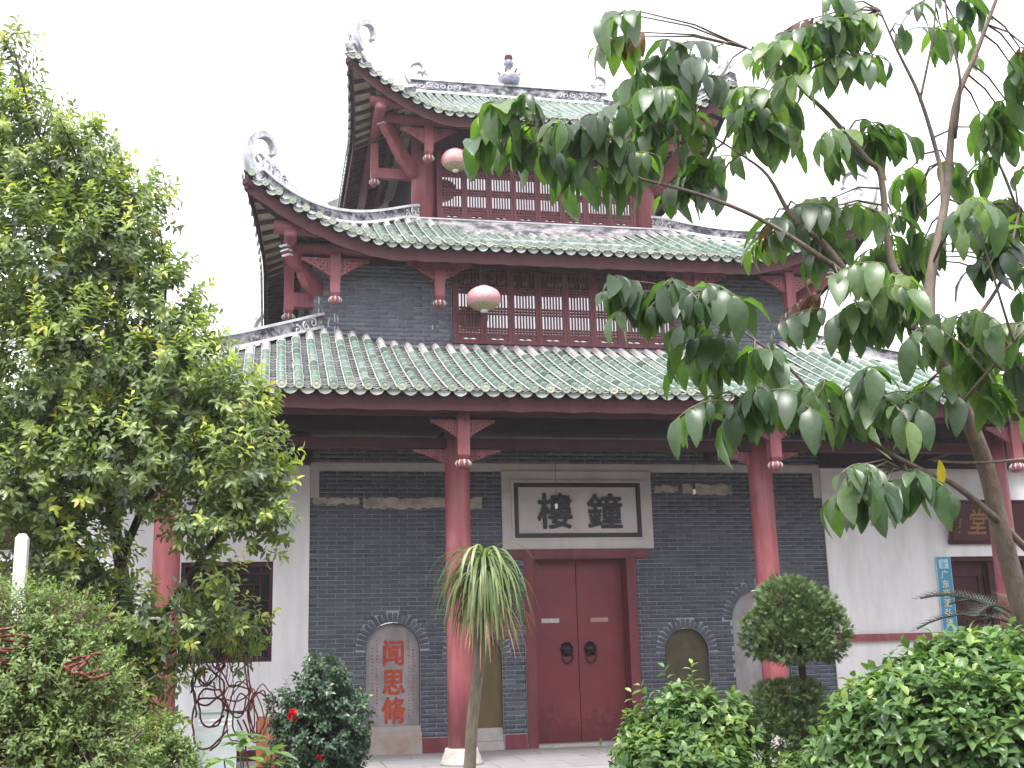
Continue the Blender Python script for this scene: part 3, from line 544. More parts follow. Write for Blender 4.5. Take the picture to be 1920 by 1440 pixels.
# sign over the door
sg = obj('sign_panel', G().box(-1.29, 1.29, -.03, .02, 3.132, 4.426), 'cream', tower)
g = G(); a0, a1, b0, b1 = -1.09, 1.09, 3.315, 4.23
for x0, x1, z0, z1 in ((a0 - .04, a1 + .04, b1, b1 + .035), (a0 - .04, a1 + .04, b0 - .035, b0), (a0 - .04, a0, b0, b1), (a1, a1 + .04, b0, b1)): g.box(x0, x1, -.055, -.028, z0, z1)
obj('moulding', g, 'cream', sg)
g = G(); t_ = .075
for x0, x1, z0, z1 in ((a0, a1, b1 - t_, b1), (a0, a1, b0, b0 + t_), (a0, a0 + t_, b0 + t_, b1 - t_), (a1 - t_, a1, b0 + t_, b1 - t_)): g.box(x0, x1, -.046, -.029, z0, z1)
obj('border', g, 'ink', sg)
text_mesh('character', '樓', .62, .012, .013, 'ink', Matrix.Translation((-.40, -.04, 3.76)), sg, 1.0)
text_mesh('character', '鐘', .62, .012, .013, 'ink', Matrix.Translation((.46, -.04, 3.76)), sg, 1.0)
# double door
df = obj('door_frame', G().box(-1.18, 1.18, -.05, .04, door_top, 3.128).box(-.948, -.79, -.04, .34, 0, door_top).box(.79, .948, -.04, .34, 0, door_top).box(-.79, .79, .04, .4, door_top + .001, 3.12), 'red_frame', tower)
obj('hall_dark', G().box(-.9, .9, .42, .46, 0, 3.1), 'dark_wood', tower)
obj('threshold', G().box(-.79, .79, -.02, .38, 0, .05), 'stone', df)
for s in (-1, 1):
    x0, x1 = (-.785, -.006) if s < 0 else (.006, .785)
    dl = obj('door_leaf', G().box(x0, x1, .29, .34, .055, door_top), 'door', tower)
    kx = s * .2
    g = G(); n = 18
    plate = [(kx + .105 * math.cos(2 * PI * k / n) * (1.12 if k % 2 else .95), 1.52 + .115 * math.sin(2 * PI * k / n) * (1.12 if k % 2 else .95)) for k in range(n)]
    g.prism(plate, .276, .292)
    g.lathe([(.075, 0), (.07, .03), (.045, .055), (.0, .065)], n=12)
    q = len(g.v) - 48
    g.v[q:] = [(kx + x, .278 - z, 1.52 + y) for x, y, z in g.v[q:]]
    kn = obj('door_knocker', g, 'iron', dl, True)
    g = G(); g.tube([(kx + .085 * math.sin(2 * PI * k / 20), .225 - .02 * math.cos(2 * PI * k / 20), 1.39 + .09 * math.cos(2 * PI * k / 20), .013) for k in range(21)], 6, cap=False)
    obj('knocker_ring', g, 'iron', dl, True)
    px = -.46 if s < 0 else .38
    obj('paper_strip', G().box(px - .15, px + .15, .286, .292, 1.95, 2.02), 'paper' if s < 0 else 'paper_tan', dl)

# upper storeys: brick wall, windows
y2, X2 = .286, 4.37
up_wall = obj('upper_brick_wall', G().box(-X2 + .01, -2.02, y2 + .001, y2 + .3, 6.0, 8.6).box(2.02, X2 - .01, y2 + .001, y2 + .3, 6.0, 8.6).box(-2.02, 2.02, y2 + .001, y2 + .3, 6.0, 6.66).box(-2.02, 2.02, y2 + .001, y2 + .3, 8.25, 8.6)
              .box(-X2 + .01, -X2 + .3, y2 + .302, CY * 2 - y2, 6.0, 8.6).box(X2 - .3, X2 - .01, y2 + .302, CY * 2 - y2, 6.0, 8.6), 'mortar', tower)
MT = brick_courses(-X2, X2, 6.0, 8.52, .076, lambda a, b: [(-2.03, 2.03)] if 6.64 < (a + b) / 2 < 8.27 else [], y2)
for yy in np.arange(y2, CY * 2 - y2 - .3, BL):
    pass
pieces('brick_course', BRK, MT, ['brick_upper_lit'], up_wall, 0)
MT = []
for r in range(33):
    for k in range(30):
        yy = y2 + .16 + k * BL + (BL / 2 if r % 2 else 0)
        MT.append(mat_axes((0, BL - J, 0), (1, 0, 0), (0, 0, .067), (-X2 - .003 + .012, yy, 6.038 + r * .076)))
pieces('side_brick_course', BRK, MT, ['brick_upper_lit'], up_wall, 0)

def lattice_window(x0, x1, zb, zt, y, n, parent, split, frame_mat='red_window'):
    """a row of lattice panels"""
    fr = obj('window_frame', G().box(x0 - .002, x1 + .002, y - .05, y + .1, zb, zb + .055).box(x0, x1, y - .05, y + .1, zt - .07, zt)
             .box(x0, x0 + .05, y - .048, y + .1, zb + .055, zt - .07).box(x1 - .05, x1, y - .048, y + .1, zb + .055, zt - .07), frame_mat, parent)
    pw = (x1 - x0 - .1) / n
    bar = None
    for i in range(n):
        a = x0 + .05 + i * pw; b = a + pw; z0, z1 = zb + .057, zt - .072; s = .058
        # stiles, rails and the little bottom board with a cloud shaped opening
        zc = z0 + .105
        g = G().box(a + .003, a + s, y - .03, y + .03, z0, z1).box(b - s, b - .003, y - .03, y + .03, z0, z1)
        g.box(a + s, b - s, y - .03, y + .03, z1 - .05, z1).box(a + s, b - s, y - .03, y + .03, zc, zc + .022)
        pn = obj('lattice_panel', g, frame_mat, parent)
        cx = (a + b) / 2; hw = pw / 2 - s
        k = hw / .19
        cloud = [(-.135, .0), (-.1, -.018), (-.05, -.022), (-.01, -.012), (.04, -.022), (.1, -.018), (.135, .0), (.1, .014), (.06, .022), (.02, .008), (-.02, .008), (-.06, .022), (-.1, .014)]
        flat_shape('carved_board', [[(cx - hw, z0), (cx + hw, z0), (cx + hw, zc), (cx - hw, zc)], [(cx + p * k, z0 + .05 + q) for p, q in cloud][::-1]], .03, frame_mat, pn, Matrix.Translation((0, y, 0)))
        zl0, zl1 = zc + .022, z1 - .05
        nb = 8
        if bar is None: bar = G().box(-.0105, .0105, -.008, .008, 0, 1).mesh('slat', [M[frame_mat]])
        for q in range(nb):
            xx = a + s + (b - a - 2 * s) * q / (nb - 1)
            if q in (0, nb - 1): continue
            link('slat', bar, pn, mat=Matrix(((1, 0, 0, xx), (0, 1, 0, y), (0, 0, zl1 - zl0, zl0), (0, 0, 0, 1))))
        for zz in split:
            if zl0 < zb + zz < zl1 - .02: obj('cross_bar', G().box(a + s, b - s, y - .014, y + .0115, zb + zz - .012, zb + zz + .012), frame_mat, pn)
        g = G().add([(a + .02, y + .016, z0), (b - .02, y + .016, z0), (b - .02, y + .016, z1), (a + .02, y + .016, z1)], [(0, 1, 2, 3)])
        obj('pane', g, 'glass', pn)
SPL = (.195, .243, .29, .555, .605, .655, .93, .98, 1.03, 1.3, 1.35)
lattice_window(-2.013, 2.013, 6.664, 8.24, y2 - .01, 8, tower, SPL)
obj('room_back', G().box(-2.0, 2.0, y2 + .5, y2 + .55, 6.4, 8.3), 'dark_wood', tower)
y3, X3 = 2.14, 2.46
lattice_window(-1.99, 1.99, 9.60, 11.2, y3, 8, tower, SPL)
obj('upper_room', G().box(-X3 + .12, X3 - .12, y3 + .35, CY * 2 - y3, 8.4, 11.9), 'dark_wood', tower)
for sx in (-1, 1):
    for yy in (y3 + .22, CY * 2 - y3 - .22):
        obj('column', G().lathe([(.245, 0), (.24, 2.6)], (sx * (X3 - .245), yy, 9.2), 24), 'red', tower, True)
    obj('side_panel', G().box(sx * (X3 - .2) - .02, sx * (X3 - .2) + .02, y3 + .45, CY * 2 - y3 - .45, 9.3, 11.7), 'red_dark', tower)
obj('sill', G().box(-2.02, 2.02, y3 - .1, y3 + .05, 9.545, 9.598), 'ridge', tower)

# ---------------------------------------------------------------- roofs
def sstep(x): x = min(1, max(0, x)); return x * x * (3 - 2 * x)
class Roof:
    def __init__(s, e, qt, ze, zt, x0, k, p, tip, x1, lt, hip=None):
        s.e, s.qt, s.ze, s.zt, s.x0, s.k, s.p, s.tip, s.x1, s.lt, s.hip = e, qt, ze, zt, x0, k, p, tip, x1, lt, hip
    def eave(s, a):     # outward distance of the eave line at a
        a = abs(a); return s.e + (s.tip - s.e) * max(0, (a - s.x0) / (s.tip - s.x0)) ** 2
    def lift(s, a): return s.k * max(0, abs(a) - s.x0) ** s.p
    def z(s, a, q):
        t = (s.e - q) / (s.e - s.qt); tt = max(0, t)
        return s.ze + (s.zt - s.ze) * (.86 * t + .14 * tt * abs(tt)) + s.lift(a) * max(0, 1 - t) ** 1.15 + s.lt * sstep((abs(a) - s.x1) / 1.4) * min(1, tt)
    def amax(s, q):     # half length at outward distance q (hip line)
        if s.hip is None: return q
        return s.hip + (s.tip - s.hip) * q / s.tip
    def qmin(s, a):     # where the run from the eave stops
        a = abs(a)
        if s.hip is None: return max(s.qt, a)
        return s.qt if a <= s.hip else (a - s.hip) / (s.tip - s.hip) * s.tip
    def aeave(s):       # half length of the eave
        return s.tip
def W(side, a, q, z):
    return {'front': (a, CY - q, z), 'left': (-q, CY + a, z), 'right': (q, CY + a, z), 'back': (a, CY + q, z)}[side]
ROLL = G()      # a half round cover tile, unit length along +y (down the slope), with a lime collar at its lower end
n = 7
for (y0_, y1_, r0_, r1_, mi) in ((0, .945, .93, 1.0, 0), (.945, 1.0, 1.07, 1.07, 1)):
    va = [(r0_ * math.cos(PI * k / (n - 1)), y0_, r0_ * math.sin(PI * k / (n - 1))) for k in range(n)]
    vb = [(r1_ * math.cos(PI * k / (n - 1)), y1_, r1_ * math.sin(PI * k / (n - 1))) for k in range(n)]
    ROLL.add(va + vb, [(k, k + n, k + n + 1, k + 1) for k in range(n - 1)], mi)
    ROLL.add(vb + [(0, y1_, 0)], [(k, n, k + 1) for k in range(n - 1)], mi)
for s_ in (-1, 1):
    ROLL.add([(s_ * .98, 0, .12), (s_ * 1.2, 0, -.12), (s_ * 1.2, 1, -.12), (s_ * .98, 1, .12)], [(0, 1, 2, 3)], 1)
PAN = G()
xs = [-1, -.55, 0, .55, 1]
CV = .75     # how deep the channel is
PAN.add([(x, 0, CV * x * x) for x in xs] + [(x, 1, CV * x * x + .4) for x in xs], [(k, k + 5, k + 6, k + 1) for k in range(4)])
PAN.add([(x, 1, CV * x * x + .4) for x in xs] + [(x, 1.004, CV * x * x + .22) for x in xs], [(k, k + 5, k + 6, k + 1) for k in range(4)], 1)
PAN.add([(x, 1.004, CV * x * x + .22) for x in xs] + [(x, .97, CV * x * x + .0) for x in xs], [(k, k + 5, k + 6, k + 1) for k in range(4)])
DISC = G()      # round end of a roll with a raised rim and boss, facing +y
n = 16
def ring(r, y): return [(r * math.cos(2 * PI * k / n), y, r * math.sin(2 * PI * k / n)) for k in range(n)]
rs = [(1, -.35), (1, .1), (.78, .1), (.7, .0), (.42, .0), (.34, .07), (.12, .09)]
DISC.add(sum([ring(*r) for r in rs], []), [(i * n + k, i * n + (k + 1) % n, (i + 1) * n + (k + 1) % n, (i + 1) * n + k) for i in range(len(rs) - 1) for k in range(n)] + [tuple((len(rs) - 1) * n + k for k in range(n))])
DRIP = G()      # pendant plate at the end of a pan, hanging down, facing +y
top = [(-1, .12), (-.6, -.06), (0, -.14), (.6, -.06), (1, .12)]
botm = [(.96, -.25), (.76, -.6), (.42, -.86), (0, -1.0), (-.42, -.86), (-.76, -.6), (-.96, -.25)]
ol = [(x, z) for x, z in top] + [(x, z) for x, z in botm]
DRIP.add([(x, 0.06, z) for x, z in ol] + [(x, -.1, z) for x, z in ol] + [(x * .8, .06, z * .74 - .1) for x, z in ol] + [(x * .76, -.06, z * .7 - .11) for x, z in ol],
         [(k, (k + 1) % 12, 24 + (k + 1) % 12, 24 + k) for k in range(12)] + [(24 + k, 24 + (k + 1) % 12, 36 + (k + 1) % 12, 36 + k) for k in range(12)] + [(k, 12 + k, 12 + (k + 1) % 12, (k + 1) % 12) for k in range(12)] + [tuple(12 + k for k in range(12))[::-1]])
DRIP.add([(x * .76, -.06, z * .7 - .11) for x, z in ol], [tuple(range(12))], 1)
def build_roof(name, rf, sp, rr, tl, fulls, budget, soff_in, fascia_h, label):
    """name; roof; roll spacing; roll radius; tile length; sides tiled in full; budget of single pieces; inner end of soffit"""
    root = None
    N = 48
    deck = G(); soff = G()
    for side in ('front', 'left', 'right', 'back'):
        if rf.hip is not None and side in ('left', 'right'):
            rows = []; rows2 = []
            for i in range(9):
                p = rf.tip + (rf.hip - rf.tip) * i / 8; H = rf.tip * (p - rf.hip) / (rf.tip - rf.hip); zc = rf.z(0, rf.e) + (rf.zt - rf.ze) * (i / 8)
                ze_ = rf.z(p, max(H, 0)); r1 = []
                for k in range(-10, 11):
                    u = abs(k) / 10; pp = p - (rf.tip - rf.e) * (1 - u ** 2) * (1 - i / 8)
                    zz = zc + (ze_ - zc) * u ** 2.6; r1.append(W(side, H * k / 10, pp, zz))
                rows.append(r1); rows2.append([(x, y, z - .13) for x, y, z in r1])
            deck.sheet(rows); continue
        rows = []
        for i in range(N + 1):
            t = i / N; r = []
            for k in range(-24, 25):
                u = k / 24; q0 = rf.tip
                a = u * rf.tip; qe = rf.eave(a); q = qe + (rf.qmin(a) - qe) * t
                r.append(W(side, a, q, rf.z(a, q) - .02))
            rows.append(r)
            if i == 0: pass
        deck.sheet(rows[::4])
    root = obj(name, deck, 'pan', tower, label=label)
    # soffit under the overhang
    for side in ('front', 'left', 'right', 'back'):
        rows = []
        for i in range(9):
            r = []
            for k in range(-24, 25):
                a = k / 24 * rf.tip; qe = rf.eave(a) - .075; qi = max(soff_in, abs(a)); q = qe + (min(qi, qe) - qe) * i / 8
                r.append(W(side, a, q, rf.z(a if rf.hip is None else a, q) - .15))
            rows.append(r)
        soff.sheet(rows)
    obj('soffit', soff, 'soffit', root)
    rolls, rolls_pale, discs, drips, pans = [], [], [], [], []
    rolls_o = []
    for side in ('front', 'left', 'right'):
        na = int(rf.tip / sp)
        full = side in fulls
        for k in range(-na * 2 - 1, na * 2 + 2):
            a = k * sp / 2
            if abs(a) > rf.tip - .05: continue
            qe = rf.eave(a); qi = rf.qmin(a)
            if side != 'front' and rf.hip is not None: qi = qe - .4
            d = qe - qi
            def P_(q): return np.array(W(side, a, q, rf.z(a, q)))
            o = unit(np.array(W(side, 0, 1, 0)) - np.array(W(side, 0, 0, 0))); xx = np.array([1., 0, 0]) if side == 'front' else np.array([0, 1., 0])
            dn = unit(P_(qe) - P_(qe - .1))
            if k % 2 == 0:      # a roll
                p = P_(qe); nz = unit(np.cross(xx, dn)); nz = nz if nz[2] > 0 else -nz
                discs.append(mat_axes(xx * rr * 1.12, o * rr * 1.12, np.array([0, 0, 1.]) * rr * 1.12, p + o * .05 + np.array([0, 0, .022])))
                if not full: continue
                m = max(1, int(round(d / tl)))
                for i in range(m):
                    qa, qb = qe - d * i / m, qe - d * (i + 1) / m; pb, pa = P_(qb), P_(qa); v = pa - pb; nz = unit(np.cross(xx, v)); nz = nz if nz[2] > 0 else -nz
                    mt = mat_axes(xx * rr * random.uniform(.96, 1.04), v * 1.04, nz * rr, pb + nz * .02 + xx * random.uniform(-.003, .003))
                    pale = (qb - qi < .34 + random.uniform(-.2, .25) and rf.hip is None)
                    (rolls_pale if pale else rolls).append(mt)
            else:
                p = P_(qe)
                drips.append(mat_axes(xx * sp * .44, o * .1, np.array([0, 0, 1.]) * .085, p + o * .02 + np.array([0, 0, -.026])))
                if not full: continue
                step = .16; m = int(d / step)
                for i in range(m):
                    pb, pa = P_(qe - (i + 1) * step), P_(qe - i * step); v = pa - pb; nz = unit(np.cross(xx, v)); nz = nz if nz[2] > 0 else -nz
                    pans.append(mat_axes(xx * sp * .46, v * 1.08, nz * .075 * random.uniform(.85, 1.15), pb - nz * .035 + xx * random.uniform(-.004, .004)))
    pieces('roof_tile', ROLL, rolls, ['glaze', 'lime'], root, budget[0], smooth=False)
    pieces('limewashed_tile', ROLL, rolls_pale, ['glaze_pale', 'lime'], root, budget[3])
    pieces('pan_tile', PAN, pans, ['pan', 'pan_edge'], root, 0)
    pieces('end_tile', DISC, discs, ['disc'], root, budget[1])
    pieces('drip_tile', DRIP, drips, ['drip', 'drip_face'], root, budget[2])
    # fascia boards
    for side in ('front', 'left', 'right'):
        lo, hi = [], []
        for k in range(-30, 31):
            a = k / 30 * (rf.tip - .02); q = rf.eave(a) - .06; zz = rf.z(a, q) - .1
            wv = .012 * math.sin(k * 2.4)
            lo.append(W(side, a, q, zz - fascia_h + wv)); hi.append(W(side, a, q, zz))
        t = (0, .016, 0) if side == 'front' else (.016, 0, 0)
        obj('fascia_board', G().ribbon(lo, hi, t), 'red_dark', root)
    return root
L1 = Roof(7.72, 4.42, 5.10, 6.57, 5.6, .2, 1.5, 8.0, 2.7, .22)
L2 = Roof(5.22, 2.62, 8.14, 9.33, 3.1, .262, 1.5, 5.55, 1.1, .22)
L3 = Roof(3.62, 0.0, 11.33, 13.5, 1.85, .385, 1.5, 3.8, 9, 0, hip=2.06)
r1 = build_roof('lower_roof', L1, .2335, .058, .33, ('front',), (210, 52, 52, 44), 4.3, .22, 'lowest green tiled roof over the porch')
r2 = build_roof('middle_roof', L2, .2165, .054, .33, ('front',), (60, 52, 95, 20), 4.2, .23, 'middle green tiled roof with one upswept corner in view')
r3 = build_roof('top_roof', L3, .2, .05, .34, ('front',), (30, 40, 76, 0), 2.3, .21, 'highest green tiled roof under the ridge with scrolls')
# rafters under the left overhangs and short ones in front
def rafters(rf, root, sp, inner):
    bar = G().box(-.5, .5, -.5, .5, -.5, .5).mesh('rafter', [M['rafter']])
    for side in ('left', 'front', 'right'):
        m = int(rf.tip / sp)
        for k in range(-m, m + 1):
            a = k * sp; q1 = rf.eave(a) - .09; q0 = max(inner, abs(a) + .02)
            if q1 - q0 < .12: continue
            if side == 'right' and a > 0: continue
            pa = np.array(W(side, a, q1, rf.z(a, q1) - .175)); pb = np.array(W(side, a, q0, rf.z(a, q0) - .175)); v = pa - pb
            xx = np.array([1., 0, 0]) if side == 'front' else np.array([0, 1., 0]); nz = unit(np.cross(xx, v))
            link('rafter', bar, root, mat=Matrix(mat_axes(xx * .085, v, nz * .04, (pa + pb) / 2).tolist()))
    g = G()
    for side in ('left',):
        for dq in (.42, .85):
            lo, hi = [], []
            for k in range(-24, 25):
                a = k / 24 * (rf.tip - dq - .1); q = rf.eave(a) - dq; lo.append(W(side, a, q, rf.z(a, q) - .25)); hi.append(W(side, a, q, rf.z(a, q) - .19))
            g.ribbon(lo, hi, (.05, 0, 0))
    obj('batten', g, 'rafter', root)
rafters(L2, r2, .2165, 4.55); rafters(L3, r3, .2, 2.6)

def hip_ridge(rf, root, q0, q1, h, thick, sx, trim=True, n=16, rise=0, name='hip_ridge'):
    lo, hi, mid = [], [], []
    for i in range(n + 1):
        q = q0 + (q1 - q0) * i / n
        if rf.hip is None: a, o = sx * q, q
        else: o = q; a = sx * rf.amax(q)
        z = rf.z(a, o) + .03
        lo.append((a, CY - o, z)); hi.append((a, CY - o, z + h))
    d = Vector(lo[-1]) - Vector(lo[0]); d.z = 0; d.normalize(); t = Vector((-d.y, d.x, 0)) * thick
    rd = obj(name, G().ribbon(lo, hi, t), 'ridge', root)
    if trim:
        for off0, off1, ex in ((h - .012, h + .035, .03), (-.02, .03, .022)):
            t2 = t.normalized() * (thick + ex)
            obj('moulding', G().ribbon([(x, y, z + off0) for x, y, z in lo], [(x, y, z + off1) for x, y, z in lo], t2), 'white_trim', rd)
    return rd, lo, hi, t
def curl(cx, cz, r, turns, w0, ax, y0, flip=1, n=18, start=0):
    pts = []
    for i in range(n + 1):
        u = i / n; t = start + flip * u * turns * 2 * PI; rr_ = r * (1 - u * .82)
        p = ax * (math.cos(t) * rr_); pts.append((cx[0] + p.x, cx[1] + p.y, cx[2] + cz + math.sin(t) * rr_, w0 * (1 - .6 * u)))
    return pts
def hook(points, w0, w1, n_dir, thick, root, name='ridge_scroll', tips=True):
    P = [Vector(p) for p in points]; out_a, out_b = [], []
    nd = Vector(n_dir).normalized()
    for i, p in enumerate(P):
        d = (P[min(i + 1, len(P) - 1)] - P[max(i - 1, 0)]).normalized(); s = d.cross(nd).normalized(); wv = w0 + (w1 - w0) * i / (len(P) - 1)
        out_a.append(p - s * wv); out_b.append(p + s * wv)
    o = obj(name, G().ribbon(out_a, out_b, nd * thick), 'scroll', root)
    g = G().tube([tuple(p - nd * thick * .6) + (.022,) for p in out_a], 5).tube([tuple(p - nd * thick * .6) + (.022,) for p in out_b], 5)
    obj('moulding', g, 'white_trim', o)
    return o
S2 = 1 / math.sqrt(2)
def dense(P, k=4):
    P = [Vector(p) for p in P]; out = []
    for i in range(len(P) - 1):
        a, b, c, d = P[max(i - 1, 0)], P[i], P[i + 1], P[min(i + 2, len(P) - 1)]
        for j in range(k):
            t = j / k; out.append(.5 * ((2 * b) + (c - a) * t + (2 * a - 5 * b + 4 * c - d) * t * t + (3 * b - 3 * c + d - a) * t ** 3))
    return out + [P[-1]]
def scroll_fill(o, roots, n_dir, ax, heights, seed):
    """white plaster fronds growing from the ridge inside a scroll, each curling over; roots on the ridge, ax in the ridge plane"""
    rr_ = random.Random(seed); nd = Vector(n_dir).normalized(); ax = Vector(ax).normalized()
    for i, (p, h) in enumerate(zip(roots, heights)):
        p = Vector(p)
        for side in (-.55, .55):
            fl = rr_.choice((-1, 1)); g = G(); lean = rr_.uniform(-.25, .25); pts = []
            for k in range(13):
                u = k / 12; t = u * 4.4
                rad = h * .36 * (1 - u * .55)
                if u < .35: q = ax * (lean * u * h) + Vector((0, 0, h * (u / .35) * .62 - .03)); c0 = q
                else:
                    v = (u - .35) / .65; th = v * 4.6; rad = h * .24 * (1 - .5 * v); q = c0 + ax * (fl * (h * .24 - rad * math.cos(th))) + Vector((0, 0, rad * math.sin(th)))
                pts.append(tuple(p + q + nd * (.035 * side)) + (max(.009, h * .075 * (1 - .6 * u)),))
            g.tube(pts, 5); obj('plaster_frond', g, 'scroll', o, True)
for sx in (-1, 1):
    rd, lo, hi, t = hip_ridge(L1, r1, 4.27, 7.7, .22, .085, sx)
    rd, lo, hi, t = hip_ridge(L2, r2, 2.28, 5.3, .2, .08, sx)
    H = dense([(sx * abs(p[0]), p[1], p[2]) for p in HOOK2]); nd = (sx * S2, -S2, 0) if False else (-sx * S2 * -1, 0, 0)
    nd = Vector((S2, -sx * -S2 * -1, 0)) if sx < 0 else Vector((-S2, -S2, 0))
    nd = Vector((sx * -S2, -S2, 0)).normalized() if sx > 0 else Vector((S2, -S2, 0)).normalized()
    nd = Vector((nd.x, nd.y, 0))
    h = hook(H, .075, .03, nd, .07, r2)
    A_, B_2 = Vector(hi[-1]), Vector(hi[-6]); ax = (B_2 - A_); ax.z = 0
    us = [.08, .17, .26, .36, .47, .58, .7, .82, .95]
    def on(hi_, u): x = u * 5; i = int(x); a_, b_ = Vector(hi_[-1 - i]), Vector(hi_[-2 - i]); return a_.lerp(b_, x - i)
    scroll_fill(h, [on(hi, u) for u in us], nd, ax, [.46, .42, .4, .34, .32, .26, .22, .18, .14], 3)
    rd, lo, hi, t = hip_ridge(L3, r3, .25, 3.7, .17, .08, sx)
    H = dense([(sx * abs(p[0]), p[1], p[2]) for p in HOOK3])
    h = hook(H, .07, .03, nd, .065, r3)
    us = [.14, .24, .34, .45, .56, .68, .82]
    scroll_fill(h, [on(hi, u) for u in us], nd, ax, [.42, .4, .36, .3, .26, .2, .15], 5)
for sx in (-1, 1):      # the two rear corners of the middle roof
    H = dense([(sx * abs(p[0]), 2 * CY - p[1], p[2]) for p in HOOK2]); hook(H, .075, .03, Vector((sx * S2, -S2, 0)), .07, r2)
    lo = [(sx * q, CY + q, L2.z(q, q) + .03) for q in np.linspace(2.3, 5.3, 12)]
    obj('hip_ridge', G().ribbon(lo, [(x, y, z + .2) for x, y, z in lo], Vector((sx * S2, -S2, 0)) * .08), 'ridge', r2)
# white painted scroll ornaments near the inner ends of the hip ridges
for sx in (-1, 1):
    for rf, root, q, h in ((L1, r1, 4.45, .11), (L2, r2, 2.4, .1)):
        ax = Vector((sx * S2, -S2, 0)); nd = Vector((-sx * S2, -S2, 0)); g = G()
        for j, (dq, fl) in enumerate(((0.0, 1), (.17, -1), (.36, 1))):
            p = Vector((sx * (q + dq * S2 * 1.0), CY - (q + dq * S2), rf.z(sx * q, q + dq) + .14)) + nd * .1
            g.tube(curl(p, 0, .08, 1.3, .02, ax, 0, fl, 16, 1.0), 4)
        obj('painted_scroll', g, 'white_trim', root, True)
# plaster band under the top storey window
flat_shape('plaster_skirt', [[(-2.6, 9.2), (2.6, 9.2), (2.6, 9.535), (-2.6, 9.535)]], .2, 'weathered', tower, Matrix.Translation((0, 2.0, 0)))
obj('plaster_skirt_edge', G().box(-2.62, 2.62, 1.885, 2.1, 9.536, 9.56), 'white_trim', tower)
flat_shape('plaster_skirt', [[(-4.36, 6.3), (4.36, 6.3), (4.36, 6.92)] + [(x, 6.6 + .2 * sstep((abs(x) - 2.7) / 1.4)) for x in np.linspace(4.3, -4.3, 25)] + [(-4.36, 6.92)]], .06, 'ridge', tower, Matrix.Translation((0, .235, 0)))
# main ridge
mr_lo = [(x, CY, 13.49) for x in np.linspace(-2.2, 2.25, 12)]
mr = obj('main_ridge', G().ribbon(mr_lo, [(x, y, z + .29) for x, y, z in mr_lo], (0, .09, 0)), 'ridge', r3)
for o0, o1 in ((.275, .32), (-.02, .035)): obj('moulding', G().ribbon([(x, y, z + o0) for x, y, z in mr_lo], [(x, y, z + o1) for x, y, z in mr_lo], (0, .12, 0)), 'white_trim', mr)
for pts, s in ((RIDGE_HOOK_L, 1), (RIDGE_HOOK_R, -1)):
    h = hook(dense(pts), .085, .03, (0, -1, 0), .07, r3)
    c = Vector(pts[6]); scroll_fill(h, [(c.x + s * dx, CY, 13.8) for dx in (-.02, .1, .22, .35, .5, .65, .8)], (0, -1, 0), (1, 0, 0), [.32, .28, .24, .2, .17, .14, .1], 9)
for s in (-1, 1):      # raised leaf ornament on the ridge face
    g = G()
    for j in range(6): g.tube(curl(Vector((s * (1.95 - j * .16), CY - .1, 13.63 + .02 * (j % 2))), 0, .065, 1.1, .014, Vector((1, 0, 0)), 0, 1 if j % 2 else -1, 12, j), 4)
    obj('ridge_ornament', g, 'white_trim', r3, True)
fin = obj('finial', G().lathe([(.2, 0), (.23, .05), (.26, .2), (.2, .3), (.1, .34), (.05, .38), (.05, .44), (.1, .5), (.12, .58), (.08, .64), (.1, .7), (.08, .76), (0, .8)], (.03, CY, 13.8), 20, [0, 0, 1, 0, 0, 0, 0, 0, 0, 2, 2, 2]), ['vase', 'vase_orange', 'red_dark'], r3, True)
g = G()
for k in range(6):
    t = 2 * PI * k / 6; g.tube([(.03 + .2 * math.cos(t), CY + .2 * math.sin(t), 14.08, .03), (.03 + .26 * math.cos(t), CY + .26 * math.sin(t), 14.15, .022), (.03 + .24 * math.cos(t), CY + .24 * math.sin(t), 14.21, .01)], 5)
obj('finial_petals', g, 'vase', fin, True)

# ---------------------------------------------------------------- eave timber: purlins, hanging posts, carved brackets
def carved(w_, h_, seed):
    """triangular carved bracket with a lacy lower edge and pierced holes, corner at the origin, spreading to +x"""
    rr_ = random.Random(seed); out = [(0, 0), (w_, 0)]
    m = 8
    for k in range(m + 1):
        u = k / m; x = w_ * (1 - u); z = -h_ * (.16 + .84 * u ** 1.25)
        out += [(x + .006, z + .02), (x - w_ * .03, z - .012)]
    out[-1] = (0, -h_)
    holes = []
    for i in range(7):
        for j in range(4):
            x = w_ * (.1 + .115 * i) + rr_.uniform(-.01, .01); z = -h_ * (.14 + .17 * j)
            lim = h_ * (.16 + .84 * (1 - x / w_) ** 1.25)
            if -z + .03 < lim - .015 and rr_.random() < .85:
                r = rr_.uniform(.011, .02); n_ = 5; holes.append([(x + r * math.cos(-2 * PI * k / n_ + i), z + r * .8 * math.sin(-2 * PI * k / n_ + i)) for k in range(n_)])
    return flat_shape('carved_bracket', [out] + holes, .05, 'red', False)
BRKT = carved(.55, .36, 4)
POSTS = {}
def knob(c, s):
    g = G().lathe([(0, -.17), (.045, -.165), (.085, -.13), (.1, -.08), (.092, -.03), (.06, 0)], c, 12)
    return g
